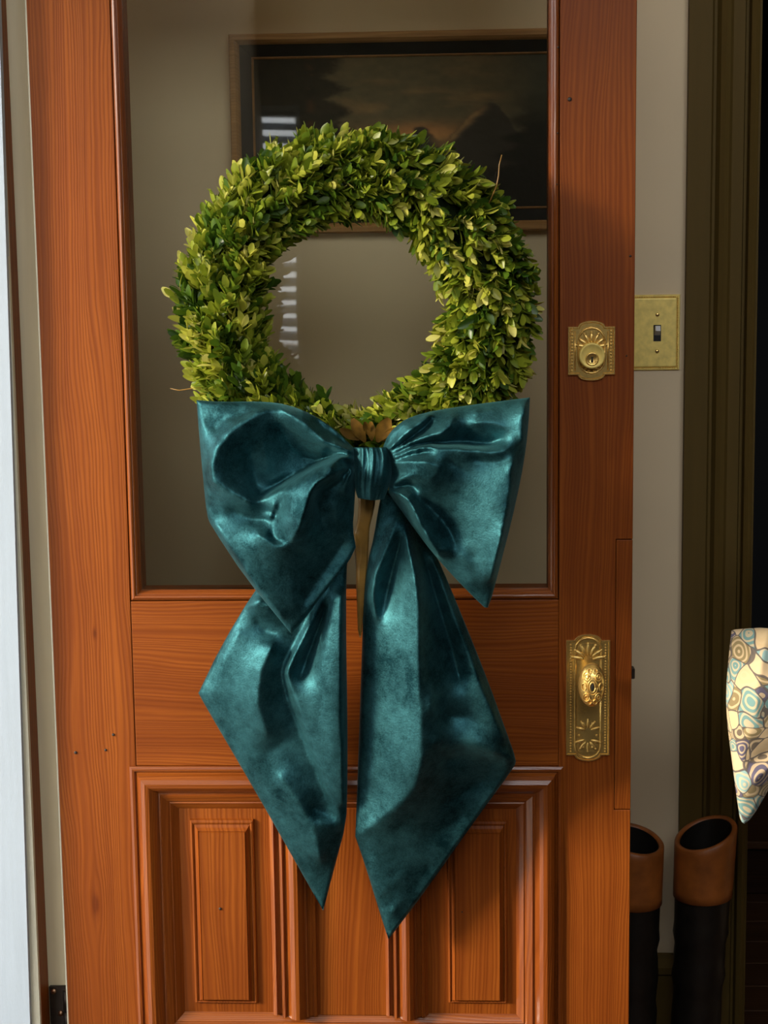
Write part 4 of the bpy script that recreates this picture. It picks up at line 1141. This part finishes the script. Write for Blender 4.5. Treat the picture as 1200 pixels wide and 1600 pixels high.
# ================================================================== BOOTS
def boot(cpx_top, cpx_low, y, w_px_top, w_px_low, top_py, cuff_py, dip, lean, label, name='riding_boot', cut=0):
    sc = (y-CAM[1])/F_PX*1.0
    ztop = float(P(cpx_top, top_py, y)[2]); zc = float(P(cpx_top, cuff_py, y)[2])
    xt = float(P(cpx_top, top_py, y)[0]); xl = float(P(cpx_low, 1600, y)[0]); zl = float(P(cpx_low, 1600, y)[2])
    rt = w_px_top*sc/2; rl = w_px_low*sc/2
    root = empty(name, (xl, y, 0)); tag(root, label, 'boot', 'riding boots behind the door')
    def ringp(z, grow=0.0, n=36, tilt=True, k=1.0):
        t = (ztop-z)/(ztop-zl); x = xt+(xl-xt)*t; r = rt+(rl-rt)*min(1.2, t)
        if z < .16: r *= 1-.10*math.sin((.16-z)/.16*math.pi)
        out = []
        for i in range(n):
            a = 2*math.pi*i/n
            zz = z
            if tilt: zz += dip*(-.5*math.sin(a+0.0)*-1 if False else .5*math.sin(a))*k + lean*math.cos(a)*k
            out.append((x+(r+grow)*math.cos(a), y+(r*1.02+grow)*math.sin(a), zz))
        return out
    def loft(rings, nm, mat, lab=None, closed=False):
        n = len(rings[0]); V = [p for r in rings for p in r]; Fc = []
        m_ = len(rings)
        for j in range(m_-1):
            for i in range(n): Fc.append((j*n+i, j*n+(i+1) % n, (j+1)*n+(i+1) % n, (j+1)*n+i))
        return pydata(nm, V, Fc, mat, root, True, lab)
    zz = np.linspace(ztop, zc, 8)
    rings = [ringp(ztop-.02-.0*i, -.006, k=1) for i in range(1)]
    cuff = [ringp(ztop-.16, -.009, k=0), ringp(ztop-.06, -.007, k=.6), ringp(ztop-.004, -.006), ringp(ztop, -.0045), ringp(ztop+.0005, .000), ringp(ztop-.003, .003)]
    cuff += [ringp(z, .003, k=max(0, 1-(ztop-z)/(ztop-zc))*.9+.1) for z in zz[1:]] + [ringp(zc-.001, -.001, k=.1)]
    loft(cuff[2:], 'cuff', M['leather_tan'], 'tan leather cuff')
    loft(cuff[:3], 'lining', M['leather_black'], 'dark inside of the boot')
    shaft = []
    for z in np.linspace(zc+.01, .09, 22):
        wob = .0016*math.sin(z*80)+.0011*math.sin(z*190+1) if z < zc-.06 else 0
        shaft.append(ringp(z, wob, k=.1))
    loft(shaft, 'shaft', M['leather_black'], 'creased black leather shaft')
    # foot: lofted from the ankle forward along +x, with sole and heel
    R3 = []
    for t in np.linspace(0, 1, 14):
        xx = y+rl*.95-t*.27; hw = (.036+.012*math.sin(math.pi*min(1, t*1.15)))*(1 if t < .8 else max(.25, 1-((t-.8)/.2)**2*.75))
        ht = .10 if t < .4 else .10-(t-.4)*.085/.6
        ht = max(.035, ht) if t < .97 else .03
        R3.append([(xl+hw*math.cos(a), xx, .026+max(0, .5+.5*math.sin(a))*(ht-.026)) for a in np.linspace(0, 2*math.pi, 20, endpoint=False)])
    ft = loft(R3, 'foot', M['leather_black'])
    g = Geo(); V = []; Fc = []
    for t in np.linspace(0, 1, 14):
        xx = y+rl*.98-t*.275; hw = (.038+.012*math.sin(math.pi*min(1, t*1.15)))*(1 if t < .8 else max(.3, 1-((t-.8)/.2)**2*.7))
        V += [(xl-hw, xx, .018), (xl+hw, xx, .018), (xl+hw, xx, .028), (xl-hw, xx, .028)]
    for i in range(13):
        for j in range(4): Fc.append((4*i+j, 4*i+(j+1) % 4, 4*i+4+(j+1) % 4, 4*i+4+j))
    Fc += [(0, 1, 2, 3), (52, 53, 54, 55)]
    g.add(V, Fc); g.box(xl-.038, xl+.038, y+rl*.98-.07, y+rl*.98, 0, .02); g.box(xl-.04, xl+.04, y-.15, y-.05, 0.0, .019)
    g.build('sole', M['leather_black'], root, False)
    return root
boot(1103, 1087, .34, 94, 78, 1301, 1398, .018, .016, 'black riding boot with tan cuff standing before the olive casing')
boot(990, 986, .335, 92, 80, 1310, 1408, .020, -.008, 'black riding boot with tan cuff half hidden by the door edge')

# ================================================================== DARK ROOM CONTENTS
cbx = float(P(1168, 1473, 1.55)[0]); cbz = float(P(1185, 1473, 1.55)[2])
cab = empty('low_cabinet', (1.4, 1.7, 0)); tag(cab, 'low dark wooden cabinet in the unlit room beyond the doorway', 'cabinet')
box('cabinet_body', .46, 2.3, 1.57, 2.0, 0, max(.12, cbz-.02), M['wood_dark'], cab, .004, 1)
box('cabinet_top', .44, 2.32, 1.55, 2.02, max(.12, cbz-.02), max(.14, cbz), M['wood_floor'], cab, .003, 1)
